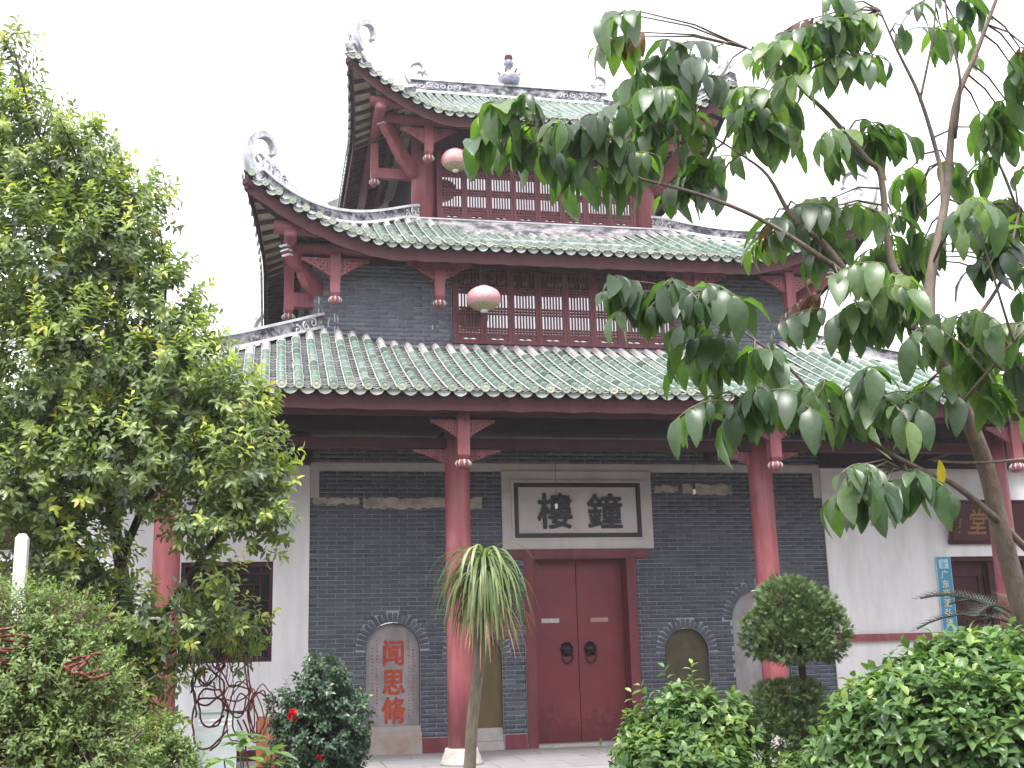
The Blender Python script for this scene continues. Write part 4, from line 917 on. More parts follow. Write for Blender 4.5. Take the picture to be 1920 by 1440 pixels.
def hanging_post(x, y, z0, z1, w_, brackets=(1, -1), along='x', bz=None, scale=1.0):
    h = w_ / 2
    po = obj('hanging_post', G().box(x - h, x + h, y - h, y + h, z0 + .2, z1).hexa([(x - h * .7, y - h * .7, z0 + .15), (x + h * .7, y - h * .7, z0 + .15), (x + h * .7, y + h * .7, z0 + .15), (x - h * .7, y + h * .7, z0 + .15)],
             [(x - h, y - h, z0 + .199), (x + h, y - h, z0 + .199), (x + h, y + h, z0 + .199), (x - h, y + h, z0 + .199)]), 'red', tower)
    g = G(); n = 16; k0 = None
    prof = [(.0, 0), (.055, .004), (.09, .04), (.1, .085), (.088, .125), (.055, .149)]
    g.lathe([(r * w_ / .17, z) for r, z in prof], (x, y, z0), 16)
    g.v = [(x + (vx - x) * (1 + .09 * math.cos(8 * math.atan2(vy - y, vx - x))), y + (vy - y) * (1 + .09 * math.cos(8 * math.atan2(vy - y, vx - x))), vz) for vx, vy, vz in g.v]
    kn = obj('lotus_knob', g, ['red'], po, True)
    g = G()
    for k in range(8):
        t = 2 * PI * k / 8; c, s = math.cos(t), math.sin(t); r = .1 * w_ / .17
        g.tube([(x + c * r * .8, y + s * r * .8, z0 + .13, .012), (x + c * r * 1.1, y + s * r * 1.1, z0 + .085, .014), (x + c * r * .9, y + s * r * .9, z0 + .035, .006)], 5)
    obj('lotus_petals', g, 'cream', kn, True)
    for s in brackets:
        mt = Matrix.Translation((x + s * h if along == 'x' else x, y if along == 'x' else y + s * h, bz if bz else z1 - .02)) @ (Matrix.Identity(4) if along == 'x' else Matrix.Rotation(PI / 2, 4, 'Z')) @ Matrix.Diagonal((s * scale, 1, scale, 1))
        link('carved_bracket', BRKT, po, mat=mt @ Matrix.Diagonal((.86, 1, .9, 1)))
    return po
# middle storey
yp2 = -.16; zp2 = 8.07
for sx in (-1, 1):
    hanging_post(sx * 4.04, yp2, 7.154, 8.02, .165, bz=7.955); hanging_post(sx * 2.3, yp2, 7.154, 8.02, .165, bz=7.955)
    xs_ = sx * 4.78; hanging_post(xs_, .58, 7.05, 8.02, .165, (), 'y')
    # side purlin and corner blocks
    obj('purlin', G().tube([(xs_, -.62, 8.2, .105), (xs_, CY, 8.2, .105), (xs_, 9.9, 8.2, .105)], 16), 'purlin', tower, True)
    obj('purlin_end', G().tube([(sx * 4.3, yp2 - .3, 8.32, .115), (sx * 5.05, yp2 - .3, 8.36, .115)], 16), 'purlin', tower, True)
    # diagonal bracket arm with a stepped end, resting on the brick corner
    d = Vector((sx * S2, -S2, 0)); b0 = Vector((sx * 4.2, .4, 7.62)); nd = Vector((S2 * sx, S2, 0)) * .075
    prof = [(0, -.28), (.2, -.3), (.5, -.14), (.62, .06), (.66, .2), (.82, .26), (.95, .42), (1.06, .6), (1.0, .74), (.86, .8), (.55, .48), (.25, .2), (0, .12)]
    vs = [b0 + d * (p * .9) + Vector((0, 0, z * .64)) for p, z in prof]
    g = G().add([tuple(v - nd) for v in vs] + [tuple(v + nd) for v in vs], [tuple(range(13)), tuple(range(25, 12, -1))] + [(i, 13 + i, 13 + (i + 1) % 13, (i + 1) % 13) for i in range(13)])
    ba = obj('corner_bracket', g, 'red', tower)
    for k in range(3):
        p = b0 + d * (1.0 * .9 - .03 * k) + Vector((0, 0, .47 - .075 * k)); e = nd * 1.15
        g = G().hexa([tuple(p - e), tuple(p + e), tuple(p + e + d * .09), tuple(p - e + d * .09)], [tuple(p - e + Vector((0, 0, .028))), tuple(p + e + Vector((0, 0, .028))), tuple(p + e + d * .09 + Vector((0, 0, .028))), tuple(p - e + d * .09 + Vector((0, 0, .028)))])
        obj('bracket_step', g, 'white_trim', ba)
    obj('side_beam', G().box(min(xs_, sx * 4.36), max(xs_, sx * 4.36), .5, .66, 7.3, 7.55), 'red', tower)
obj('purlin', G().tube([(-4.9, yp2, zp2 + .06, .1), (0, yp2, zp2, .1), (4.9, yp2, zp2 + .06, .1)], 16), 'purlin', tower, True)
obj('lintel', G().box(-4.3, 4.3, y2 - .1, y2 + .02, 8.0, 8.3), 'red_dark', tower)
obj('soffit_board', G().box(-4.9, 4.9, yp2 + .02, y2 + .4, 8.24, 8.27), 'dark_wood', tower)
# top storey
yp3 = 1.45
for sx in (-1, 1):
    hanging_post(sx * 2.235, yp3, 10.478, 11.25, .16, bz=11.16, scale=.95)
    xs_ = sx * 3.17; hanging_post(xs_, 2.385, 10.33, 11.2, .15, (), 'y')
    obj('purlin', G().tube([(xs_, 1.05, 11.36, .1), (xs_, CY, 11.3, .1), (xs_, 8.2, 11.3, .1)], 16), 'purlin', tower, True)
    obj('purlin_end', G().tube([(sx * 2.75, yp3 - .28, 11.5, .1), (sx * 3.36, yp3 - .28, 11.52, .1)], 16), 'purlin', tower, True)
    d = Vector((sx * S2, -S2, 0)); b0 = Vector((sx * 2.36, 2.26, 10.62)); nd = Vector((S2 * sx, S2, 0)) * .07
    vs = [b0 + d * (p * 1.05) + Vector((0, 0, z * .95)) for p, z in [(0, -.16), (.2, -.14), (.55, .1), (.72, .3), (.8, .42), (.92, .5), (1.06, .68), (1.0, .82), (.86, .86), (.6, .56), (.3, .24), (0, .08)]]
    g = G().add([tuple(v - nd) for v in vs] + [tuple(v + nd) for v in vs], [tuple(range(12)), tuple(range(23, 11, -1))] + [(i, 12 + i, 12 + (i + 1) % 12, (i + 1) % 12) for i in range(12)])
    ba = obj('corner_bracket', g, 'red', tower)
    for k in range(3):
        p = b0 + d * (1.08 - .03 * k) + Vector((0, 0, .76 - .075 * k)); e = nd * 1.15
        obj('bracket_step', G().hexa([tuple(p - e), tuple(p + e), tuple(p + e + d * .08), tuple(p - e + d * .08)], [tuple(p - e + Vector((0, 0, .025))), tuple(p + e + Vector((0, 0, .025))), tuple(p + e + d * .08 + Vector((0, 0, .025))), tuple(p - e + d * .08 + Vector((0, 0, .025)))]), 'white_trim', ba)
    obj('side_beam', G().box(min(xs_, sx * 2.4), max(xs_, sx * 2.4), 2.33, 2.44, 10.5, 10.7), 'red', tower)
obj('purlin', G().tube([(-3.25, yp3, 11.34, .09), (0, yp3, 11.27, .09), (3.25, yp3, 11.34, .09)], 16), 'purlin', tower, True)
obj('lintel', G().box(-2.3, 2.3, y3 - .06, y3 + .04, 11.0, 11.5), 'red_dark', tower)
# corner beams following the hips
for rf, root, q0 in ((L2, r2, 4.4), (L3, r3, 2.5)):
    for sx in (-1, 1):
        lo, hi = [], []
        for i in range(13):
            q = q0 + (rf.tip - .03 - q0) * i / 12; a = sx * (q if rf.hip is None else rf.amax(q)); z = rf.z(a, q)
            lo.append((a, CY - q, z - .36 + .12 * i / 12)); hi.append((a, CY - q, z - .15))
        obj('corner_beam', G().ribbon(lo, hi, Vector((sx * S2, S2, 0)) * .06), 'red_dark', root)
# porch: columns on stone bases, hanging posts, beams
YC = -2.13
for x in (-6.4, -2.36, 2.36, 6.4):
    c = obj('column', G().lathe([(.185, .225), (.188, 1.2), (.183, 3.2), (.178, 4.9)], (x, YC, 0), 32), 'red', tower, True)
    prof = [(.3, 0), (.3, .035), (.275, .06), (.265, .12), (.235, .18), (.225, .225)]
    g = G().lathe(prof, (x, YC, 0), 32)
    g.v = [(x + (vx - x) * (1 + .015 * math.cos(16 * math.atan2(vy - YC, vx - x))), YC + (vy - YC) * (1 + .015 * math.cos(16 * math.atan2(vy - YC, vx - x))), vz) for vx, vy, vz in g.v]
    obj('column_base', g, 'stone', c, True)
    hanging_post(x + .0, -2.7, 4.03, 4.95, .17, (1, -1), bz=4.74, scale=.8)
    obj('tie_beam', G().box(x - .08, x + .08, -2.62, 0, 4.62, 4.86), 'red_dark', tower)
obj('front_beam', G().box(-8, 8, YC - .085, YC + .085, 4.42, 4.57), 'red_dark', tower)
obj('front_beam', G().box(-8, 8, YC - .07, YC + .07, 4.68, 4.9), 'dark_wood', tower)
obj('purlin', G().tube([(-8, -2.7, 4.9, .11), (8, -2.7, 4.9, .11)], 14), 'red_dark', tower, True)
for x in (-2.36, 2.36):
    for s in (-1, 1):
        link('carved_bracket', BRKT, tower, mat=Matrix.Translation((x + s * .17, YC, 4.41)) @ Matrix.Diagonal((s * .85, 1, .6, 1)))
obj('porch_ceiling', G().sheet([[(-8, -2.6, 4.98), (8, -2.6, 4.98)], [(-8, .3, 5.05), (8, .3, 5.05)]]), 'dark_wood', tower)

# ---------------------------------------------------------------- white side walls with window and doors
sw = thing('side_wall', 'white plastered wall left of the grey brick, with a dark lattice window', 'wall', (-4.42, 0, 0))
obj('plaster', G().box(-6.35, -4.405, -.03, .3, 2.98, 4.5).box(-4.955, -4.405, -.03, .3, .0, 2.98).box(-7.9, -6.35, -.03, .3, .0, 4.5).box(-6.35, -4.955, -.03, .3, 0, 1.45).box(-14, -7.9, -.03, .3, 3.02, 4.5).box(-14, -10, -.03, .3, 0, 3.02), 'white_wall', sw)
obj('skirting', G().box(-7.9, -4.41, -.05, 0, 0, .16), 'red_dark', sw)
def maze_window(x0, x1, z0, z1, y, root):
    wd = obj('window', G().box(x0, x1, y - .03, y + .05, z1 - .07, z1).box(x0, x1, y - .03, y + .05, z0, z0 + .07).box(x0, x0 + .06, y - .028, y + .05, z0 + .07, z1 - .07).box(x1 - .06, x1, y - .028, y + .05, z0 + .07, z1 - .07)
             .box((x0 + x1) / 2 - .035, (x0 + x1) / 2 + .035, y - .027, y + .05, z0 + .07, z1 - .07), 'red_dark', root)
    for h in range(2):
        a = x0 + .06 + h * ((x1 - x0) / 2 - .025); b = a + (x1 - x0) / 2 - .095; zz0, zz1 = z0 + .07, z1 - .07; w_, t_ = b - a, zz1 - zz0
        segs = [(.22, .0, .22, .8), (.22, .8, .78, .8), (.78, .2, .78, 1), (.0, .2, .5, .2), (.5, .2, .5, .62), (.5, .62, 1, .62), (.0, .45, .5, .45), (.22, .92, 1, .92), (.78, .35, 1, .35), (.36, .0, .36, .2), (.62, .62, .62, .8), (.36, .45, .36, .8)]
        for p, q, r, s in segs:
            xa, xb = sorted((a + p * w_, a + r * w_)); za, zb_ = sorted((zz0 + q * t_, zz0 + s * t_))
            obj('lattice_bar', G().box(xa - .012, xb + .012, y - .01, y + .02, za - .012, zb_ + .012), 'red_dark', wd)
    obj('pane', G().add([(x0, y + .055, z0), (x1, y + .055, z0), (x1, y + .055, z1), (x0, y + .055, z1)], [(0, 1, 2, 3)]), 'dark_glass', wd)
maze_window(-6.348, -4.957, 1.452, 2.978, .04, sw)
dl = obj('doorway', G().box(-10, -7.902, .02, .1, 2.94, 3.019).box(-7.98, -7.902, .02, .1, 0, 2.94), 'red_dark', sw)
obj('door_panel', G().box(-10, -7.985, .12, .16, 0, 2.93), 'plaque', sw)
obj('eave_board', G().box(-14, -4.405, -.2, .3, 4.501, 5.0), 'dark_wood', sw)
rw = thing('side_wall', 'white plastered wall right of the grey brick, running to a carved door', 'wall', (4.42, 0, 0))
obj('plaster', G().box(4.405, 6.73, -.03, .3, 0, 4.5).box(6.73, 14, -.03, .3, 2.94, 4.5).box(9.4, 14, -.03, .3, 0, 2.94), 'white_wall', rw)
obj('dado_rail', G().box(4.41, 6.4, -.12, -.03, 1.52, 1.64), 'red', rw)
obj('eave_board', G().box(4.405, 14, -.2, .3, 4.501, 5.0), 'dark_wood', rw)
obj('door_frame', G().box(6.732, 9.4, .0, .1, 2.86, 2.939).box(6.732, 6.80, .0, .1, 0, 2.86).box(7.5, 7.56, .02, .1, 0, 2.86), 'red_dark', rw)
for k in range(4):
    x0 = 6.81 + k * .66
    d_ = obj('carved_door', G().box(x0, x0 + .09, .12, .17, 0, 2.85).box(x0 + .53, x0 + .62, .12, .17, 0, 2.85).box(x0 + .09, x0 + .53, .12, .17, 2.6, 2.85).box(x0 + .09, x0 + .53, .12, .17, 2.2, 2.3).box(x0 + .09, x0 + .53, .12, .17, .9, 1.05).box(x0 + .09, x0 + .53, .12, .17, 0, .1).box(x0 + .09, x0 + .53, .15, .17, .1, 2.6), 'red_dark', rw)
    g = G()
    for j in range(5):
        for i in range(3): g.tube(curl(Vector((x0 + .17 + i * .14, .14, 1.2 + j * .22)), 0, .07, 1.2, .016, Vector((1, 0, 0)), 0, 1 if (i + j) % 2 else -1, 10, i + j), 4)
    obj('door_carving', g, 'rafter', d_, True)

obj('hall_dark', G().box(6.74, 9.39, .2, .25, 0, 2.93), 'dark_wood', rw)
def leaning_plaque(name, x0, x1, z0, z1, lab, ch):
    y0, y1 = -.06, -.34; a = math.atan2(y0 - y1, z1 - z0); L = math.hypot(z1 - z0, y1 - y0)
    th = thing(name, lab, 'plaque', ((x0 + x1) / 2, y0, z0))
    mt = Matrix.Translation(((x0 + x1) / 2, y0, z0)) @ Matrix.Rotation(a, 4, 'X'); h = (x1 - x0) / 2
    g = G().box(-h, h, -.03, .02, 0, L); g.v = [tuple(mt @ Vector(v)) for v in g.v]; bd = obj('board', g, 'plaque', th)
    g = G().box(-h, h, -.045, -.031, 0, .06).box(-h, h, -.045, -.031, L - .06, L).box(-h, -h + .06, -.045, -.031, .06, L - .06).box(h - .06, h, -.045, -.031, .06, L - .06); g.v = [tuple(mt @ Vector(v)) for v in g.v]; obj('frame', g, 'red_dark', th)
    if ch:
        text_mesh('character', ch, .5, .006, .006, 'gold', mt @ Matrix.Translation((-h + .52, -.036, L * .52)), th, .8)
        g = G()
        for z in (.3, .36, .42, .2): g.box(-h + .15, -h + .19, -.036, -.031, z, z + .035)
        g.v = [tuple(mt @ Vector(v)) for v in g.v]; obj('signature', g, 'gold', th, kind='stuff')
leaning_plaque('plaque', 6.72, 9.2, 3.16, 3.9, 'dark red lacquer plaque with a gold character, tilted over the right hand door', '堂')
leaning_plaque('plaque', -9.9, -8.0, 3.2, 3.9, 'dark red plaque over the far left doorway, mostly hidden by leaves', None)
sgn = thing('vertical_sign', 'narrow blue hanging sign with pale yellow characters beside the right hand door', 'sign', (6.585, -.05, 1.3))
obj('board', G().box(6.45, 6.72, -.06, -.035, 1.3, 2.93), 'blue', sgn)
obj('edge', G().box(6.443, 6.45, -.062, -.034, 1.3, 2.935).box(6.72, 6.727, -.062, -.034, 1.3, 2.935), 'sign_pale', sgn)
em = obj('emblem', G().box(6.495, 6.675, -.064, -.0605, 2.73, 2.89), 'sign_pale', sgn)
g = G()
for j in range(6): g.box(6.52 + .02 * (j % 2), 6.65 - .02 * (j % 3), -.0665, -.0645, 2.75 + j * .021, 2.76 + j * .021)
obj('emblem_mark', g, 'blue', em)
for k, ch in enumerate('广东曹溪弘法'): text_mesh('character', ch, .145, .002, .003, 'sign_text', Matrix.Translation((6.585, -.0625, 2.63 - k * .165)), sgn)

rs_ = random.Random(4)
for x, z0, z1 in ((-4.28, 6.95, 7.62), (-4.12, 6.9, 7.12), (-4.02, 6.74, 7.14), (-3.97, 6.8, 7.1), (-2.36, 6.86, 7.13), (-2.27, 6.96, 7.13), (4.2, 6.9, 7.15), (3.9, 6.8, 7.1)):
    pts_ = [(x + rs_.uniform(-.012, .012), z) for z in np.linspace(z0, z1, 6)]
    flat_shape('lime_streak', [[(a_ - .007, b_) for a_, b_ in pts_] + [(a_ + rs_.uniform(.004, .014), b_) for a_, b_ in pts_[::-1]]], .002, 'cream', tower, Matrix.Translation((0, y2 - .0075, 0)))
# ---------------------------------------------------------------- lanterns and bulbs
def lantern(c, r, h, hang, label):
    th = thing('lantern', label, 'lantern', tuple(c), 'pink silk lanterns hanging under the eaves')
    prof = []; n = 14; ns = 24
    g = G()
    for i in range(n + 1):
        t = PI * (.07 + .86 * i / n); prof.append((r * math.sin(t), -h * math.cos(t)))
    g.lathe(prof, c, ns * 2, [1 if i < 4 else 0 for i in range(n)])
    g.v = [(c[0] + (x - c[0]) * (1 + .012 * math.cos(ns * math.atan2(y - c[1], x - c[0]))), c[1] + (y - c[1]) * (1 + .012 * math.cos(ns * math.atan2(y - c[1], x - c[0]))), z) for x, y, z in g.v]
    obj('silk_shade', g, ['lantern', 'lantern_gold'], th, True)
    obj('cap', G().lathe([(r * .3, h * .95), (r * .3, h * 1.02), (r * .12, h * 1.08)], c, 16), 'lantern', th, True)
    obj('bottom_ring', G().lathe([(r * .2, -h * 1.12), (r * .22, -h * .98)], c, 16), 'lamp_white', th, True)
    obj('cord', G().tube([(c[0] - .04, c[1], c[2] + h, .004), (c[0] - .045, c[1], c[2] + hang, .004)], 4).tube([(c[0] + .04, c[1], c[2] + h, .004), (c[0] + .045, c[1], c[2] + hang, .004)], 4), 'wire', th)
lantern((-1.57, -.3, 7.31), .29, .21, .85, 'faded pink silk lantern hanging before the middle storey windows')
lantern((-1.74, 1.4, 10.54), .26, .21, .75, 'faded pink silk lantern under the top eave, half hidden by leaves')
def bulb(x, y, z, zt, label):
    th = thing('hanging_bulb', label, 'light bulb', (x, y, z))
    obj('glass_tube', G().lathe([(.0, -.07), (.022, -.065), (.026, 0), (.022, .012)], (x, y, z), 10), 'lamp_white', th, True)
    obj('socket', G().lathe([(.022, .013), (.024, .07), (.012, .09)], (x, y, z), 10), 'iron', th, True)
    obj('wire', G().tube([(x, y, z + .09, .004), (x + .01, y, zt, .004)], 4), 'wire', th)
bulb(-.66, -1.2, 3.72, 4.98, 'white bulb on a wire hanging in front of the sign')
bulb(1.62, -1.2, 3.95, 4.98, 'white bulb on a wire hanging right of the sign')

# ---------------------------------------------------------------- planting
def leaf_tmpl(st, fold=.18, droop=.12, wavy=0):
    """leaf along +y of length 1; st = (y, half width); folded at the midrib, tip drooping"""
    g = G(); V = []; F = []
    for i, (y, w_) in enumerate(st):
        z = -droop * y * y; s = wavy * (1 if i % 2 else -1)
        V += [(-w_, y, z + fold * w_ * 2 + s), (0, y, z), (w_, y, z + fold * w_ * 2 - s)]
    for i in range(len(st) - 1):
        a = i * 3
        if st[i][1] < 1e-6: F += [(a + 1, a + 4, a + 3), (a + 1, a + 5, a + 4)]
        elif st[i + 1][1] < 1e-6: F += [(a, a + 1, a + 4), (a + 1, a + 2, a + 4)]
        else: F += [(a, a + 1, a + 4, a + 3), (a + 1, a + 2, a + 5, a + 4)]
    g.add(V, F); return g
LEAF_S = leaf_tmpl([(0, 0), (.45, .2), (1, 0)], .2, .15)
LEAF_M = leaf_tmpl([(0, 0), (.25, .15), (.6, .2), (1, 0)], .18, .2)
LEAF_B = leaf_tmpl([(0, .012), (.12, .1), (.32, .2), (.55, .225), (.78, .17), (.93, .07), (1, 0)], .14, .22, .012)
LEAF_D = leaf_tmpl([(0, .012), (.1, .085), (.24, .165), (.4, .21), (.56, .215), (.72, .18), (.86, .115), (.95, .05), (1, 0)], .16, .5, .011)
def leaves(name, parent, mat, tmpl, pos, d, nrm, size, wid, var, singles=0, smooth=True):
    pos, d, nrm = map(np.asarray, (pos, d, nrm)); MT = frames(pos, d, nrm, np.asarray(wid), np.asarray(size)); var = np.clip(np.asarray(var), 0, .999)
    key = np.linalg.norm(pos - CAMP, axis=1) - np.asarray(size) * 2; idx = np.argsort(key)
    if singles:
        bins = 8; meshes = []
        for b in range(bins):
            me = tmpl.mesh(name, [mat], smooth); a = me.attributes.new('rnd', 'FLOAT', 'FACE'); a.data.foreach_set('value', np.full(len(tmpl.f), (b + .5) / bins, np.float32)); meshes.append(me)
        inv = Matrix.Translation([-c for c in parent['base']])
        for i in idx[:singles]:
            o = bpy.data.objects.new(name, meshes[int(var[i] * bins)]); COL.objects.link(o); o.parent = parent; o.matrix_parent_inverse = inv; o.matrix_basis = Matrix(MT[i].tolist())
    rest = idx[singles:]
    if len(rest): link('foliage', join_mesh('foliage', tmpl.v, tmpl.f, tmpl.m, None, MT[rest], var[rest], [mat], smooth), parent, 'stuff')
def sph(n): v = rng.normal(size=(n, 3)); return unit(v)
def crown(lobes, dens, nl, L, shoot, up=.5, shell=(.5, 1.05), young=.3, base_var=(.05, .55), leafy=.9, flat=.0, yvar=.35):
    """leafy shoots through the lobes of a crown: returns arrays for leaves() and shoot bases"""
    pos, d, nr, sz, va, sb = [], [], [], [], [], []
    for (x, y, z, rx, rz, w_) in lobes:
        n = max(3, int(dens * w_ * (rx * rz + rx * rx + rx * rz) * 4.2))
        u = sph(n); r = rng.uniform(shell[0] ** 2, shell[1] ** 2, n) ** .5
        c = np.array([x, y, z]) + u * r[:, None] * np.array([rx, rx * .95, rz])
        sdir = unit(u * .75 + np.array([0, 0, up]) + rng.normal(size=(n, 3)) * .35)
        hue = rng.uniform(base_var[0], base_var[1], n) ; yo = (rng.random(n) < young * (.35 + .9 * (u[:, 2] > -.1) * (r > .75)))
        for i in range(n):
            m = nl + rng.integers(-2, 3); t = np.linspace(.1, 1, m); ang = np.arange(m) * 2.4 + rng.uniform(0, 6)
            s = sdir[i]; a = unit(np.cross(s, [0.3, .2, 1.])); b = np.cross(s, a)
            rad = a[None] * np.cos(ang)[:, None] + b[None] * np.sin(ang)[:, None]
            p = c[i] + s[None] * (t * shoot)[:, None]
            ld = unit(rad * leafy + s[None] * (.25 + .75 * t[:, None] ** 2) + np.array([0, 0, -.22]) + rng.normal(size=(m, 3)) * .12)
            pos.append(p); d.append(ld); nr.append(unit(s[None] * 1.0 + np.array([0, 0, .6]) + rng.normal(size=(m, 3)) * .2))
            sz.append(L * rng.uniform(.7, 1.15, m) * (1 - .25 * t))
            va.append(np.clip(hue[i] + rng.normal(size=m) * .06 + (yvar * t if yo[i] else 0), 0, .99)); sb.append((c[i], s))
    return [np.concatenate(k) for k in (pos, d, nr, sz, va)] + [sb]
def branches(parent, paths, mat, sides=8, name='branch', first='trunk'):
    for i, p in enumerate(paths):
        P = dense([q[:3] for q in p], 4); R = np.interp(np.linspace(0, len(p) - 1, len(P)), range(len(p)), [q[3] for q in p])
        obj(first if i == 0 and first else name, G().tube([tuple(a) + (float(r),) for a, r in zip(P, R)], sides), mat, parent, True)
def twig_mesh(parent, segs, r, mat, name='twigs'):
    T = G().tube([(0, 0, 0, 1), (0, 1, 0, .5)], 3, cap=False)
    a = np.array([s[0] for s in segs]); b = np.array([s[1] for s in segs]); L = np.linalg.norm(b - a, axis=1)
    MT = frames(a, b - a, rng.normal(size=a.shape), np.full(len(a), r) * rng.uniform(.6, 1.4, len(a)), L)
    link(name, join_mesh(name, T.v, T.f, T.m, None, MT, rng.random(len(a)), [mat]), parent, 'stuff')
def base_of(p, z=-.4): return (p[0], p[1], z)

# the big evergreen tree on the left
t = thing('osmanthus_tree', 'tall dense evergreen tree with yellow green shoots, left of the tower', 'tree', base_of(OSM_BR[0][0]))
p0 = OSM_BR[0][0]; OSM_BR[0].insert(0, (p0[0] + .05, p0[1], -.42, p0[3] * 1.2))
branches(t, OSM_BR, 'bark_dark')
pos, d, nr, sz, va, sb = crown(OSM, 92, 12, .086, .16, .5, (.35, 1.0), .65, (.05, .6))
leaves('leaf', t, 'leaf_osm', LEAF_M, pos, d, nr, sz, sz * 1.12, va, 300)
cen = np.array([l[:3] for l in OSM]); segs = []
for (c, s) in sb[::20]:
    if random.random() < .55:
        q = cen[np.argmin(np.linalg.norm(cen - c, axis=1))]; segs.append((c + (q - c) * random.uniform(.35, .8), c + s * .12))
twig_mesh(t, segs, .006, 'twig_dark')

segs = []
for k in range(90):      # dead trailing twigs below the crown, above the hoses
    a_ = np.array([rng.uniform(-5.75, -5.15), rng.uniform(-9.9, -9.3), rng.uniform(1.5, 2.1)]); segs.append((a_, a_ + np.array([rng.normal() * .07, rng.normal() * .06, -rng.uniform(.1, .45)])))
twig_mesh(t, segs, .003, 'twig_dark', 'trailing_twigs')
# the broad leaved tree on the right
t = thing('broad_leaved_tree', 'young tree with large drooping glossy leaves reaching across the tower from the right', 'tree', base_of(BIG_BR[0][0]))
p0 = BIG_BR[0][0]; BIG_BR[0].insert(0, (p0[0] + .06, p0[1], -.42, p0[3] * 1.15))
branches(t, BIG_BR, 'bark_tan', 10)
bp = np.array([q for p in BIG_BR for q in [tuple(v) for v in dense([k[:3] for k in p], 5)]])
pos, d, nr, sz, va = [], [], [], [], []
for (x, y, z, rx, rz, n) in SPRAY:
    for k in range(int(round(n * 1.08))):
        c = np.array([x, y, z]) + np.array([rng.uniform(-.75, .75) * rx, rng.uniform(-.9, .9) * rx, (rng.uniform(-.35, .85)) * rz])
        near = bp[np.argmin(np.linalg.norm(bp - c, axis=1))]
        out = unit(c - near + rng.normal(size=3) * .12); out[2] = rng.uniform(-.05, .45); out = unit(out)
        Lr = rng.uniform(.16, .3); pts = [c + out * Lr * u + np.array([0, 0, -.28 * Lr * u * u * 1.6]) for u in np.linspace(0, 1, 6)]
        if np.linalg.norm(near - c) < 1.2:
            m1 = near + (c - near) * .5 + np.array([0, 0, .03]); obj('twig', G().tube([tuple(near) + (.006,), tuple(m1) + (.005,), tuple(c) + (.0035,)] + [tuple(p) + (.0028,) for p in pts[1:]], 5), 'bark_tan', t, True)
        side = unit(np.cross(out, [0, 0, 1.])); red = rng.random() < .035; hue = rng.uniform(.05, .8)
        for i, p in enumerate(pts):
            for s in ((-1, 1) if i < 5 else (0,)):
                if rng.random() < .1: continue
                dd = unit(side * s * rng.uniform(.25, .75) + out * rng.uniform(.1, .55) + np.array([0, 0, -rng.uniform(.2, 1.0)]))
                pos.append(p); d.append(dd); nr.append(unit(np.array([0, 0, 1.1]) + side * s * .5 + out * .35 + rng.normal(size=3) * .25))
                sz.append(rng.choice((rng.uniform(.07, .12), rng.uniform(.12, .185), rng.uniform(.13, .19))) * (.7 if red else 1)); va.append(.985 if red else np.clip(hue + rng.normal() * .1, 0, .92))
sz = np.array(sz); wd = sz * rng.uniform(1.0, 1.3, len(sz))
leaves('leaf', t, 'leaf_big', LEAF_D, pos, d, nr, sz, wd, va, 300)
me = LEAF_B.mesh('leaf', ['leaf_yellow'], True)
link('leaf', me, t, label='single bright yellow leaf hanging from a bare twig', mat=Matrix(frames(np.array([YLEAF]) + np.array([[0, 0, .02]]), np.array([[.05, 0, -1.]]), np.array([[.1, -1., .1]]), np.array([.11]), np.array([.13]))[0].tolist()))

# hedges
def hedge(lobes, label, L, dens, singles, base_var, yv, mat='leaf_hedge', name='hedge', cat='hedge', stems=12, tm=LEAF_M, nl=8, sh=.07, young=.5, twm='twig_dark', wf=1.3):
    c = np.mean([l[:3] for l in lobes], axis=0); b = (float(c[0]), float(c[1]), -.4)
    th = thing(name, label, cat, b)
    pos, d, nr, sz, va, sb = crown(lobes, dens, nl, L, sh, .45, (.45, 1.04), young, base_var, .8, yvar=yv)
    leaves('leaf', th, mat, tm, pos, d, nr, sz, sz * wf, va, singles)
    if mat == 'leaf_hedge' and singles == 250:
        p2, d2, n2, s2, v2, sb2 = crown([(l[0], l[1], l[2] + l[4] * .12, l[3] * 1.02, l[4] * 1.02, l[5]) for l in lobes], dens * .05, nl, L * 1.1, sh * 2.2, 1.1, (.96, 1.06), .9, base_var, .8, yvar=yv)
        leaves('leaf', th, mat, tm, p2, d2, n2, s2, s2 * wf, v2, 0); sb = sb + sb2
    segs = []
    for (p, s) in sb[::3]:
        q = c + (p - c) * rng.uniform(.2, .55); q[2] -= .1; segs.append((q, p + s * sh * .7))
    twig_mesh(th, segs, .004, twm)
    for k in range(stems):
        l = random.choice(lobes); x, y = l[0] + random.uniform(-.5, .5) * l[3], l[1] + random.uniform(-.5, .5) * l[3]
        obj('stem', G().tube([(x * .7 + b[0] * .3, y * .7 + b[1] * .3, -.42, .014), ((x + b[0]) / 2 + random.uniform(-.05, .05), (y + b[1]) / 2, (l[2] - .4) / 2, .011), (x, y, l[2], .007)], 6), 'bark_dark', th, True)
    return th
hr = hedge(HEDGE_R, 'large round leafy hedge with bright top, in the right foreground', .07, 480, 300, (.02, .55), .42, young=.5)
hm = hedge(HEDGE_M, 'lower clipped hedge of light green leaves in front of the small niche', .08, 300, 250, (.2, .65), .3, young=.6)
cb = hedge(CAM_B, 'dark glossy camellia shrub with a red flower beside the stele', .07, 220, 200, (.05, .8), .2, 'leaf_cam', 'camellia_shrub', 'shrub', 8)
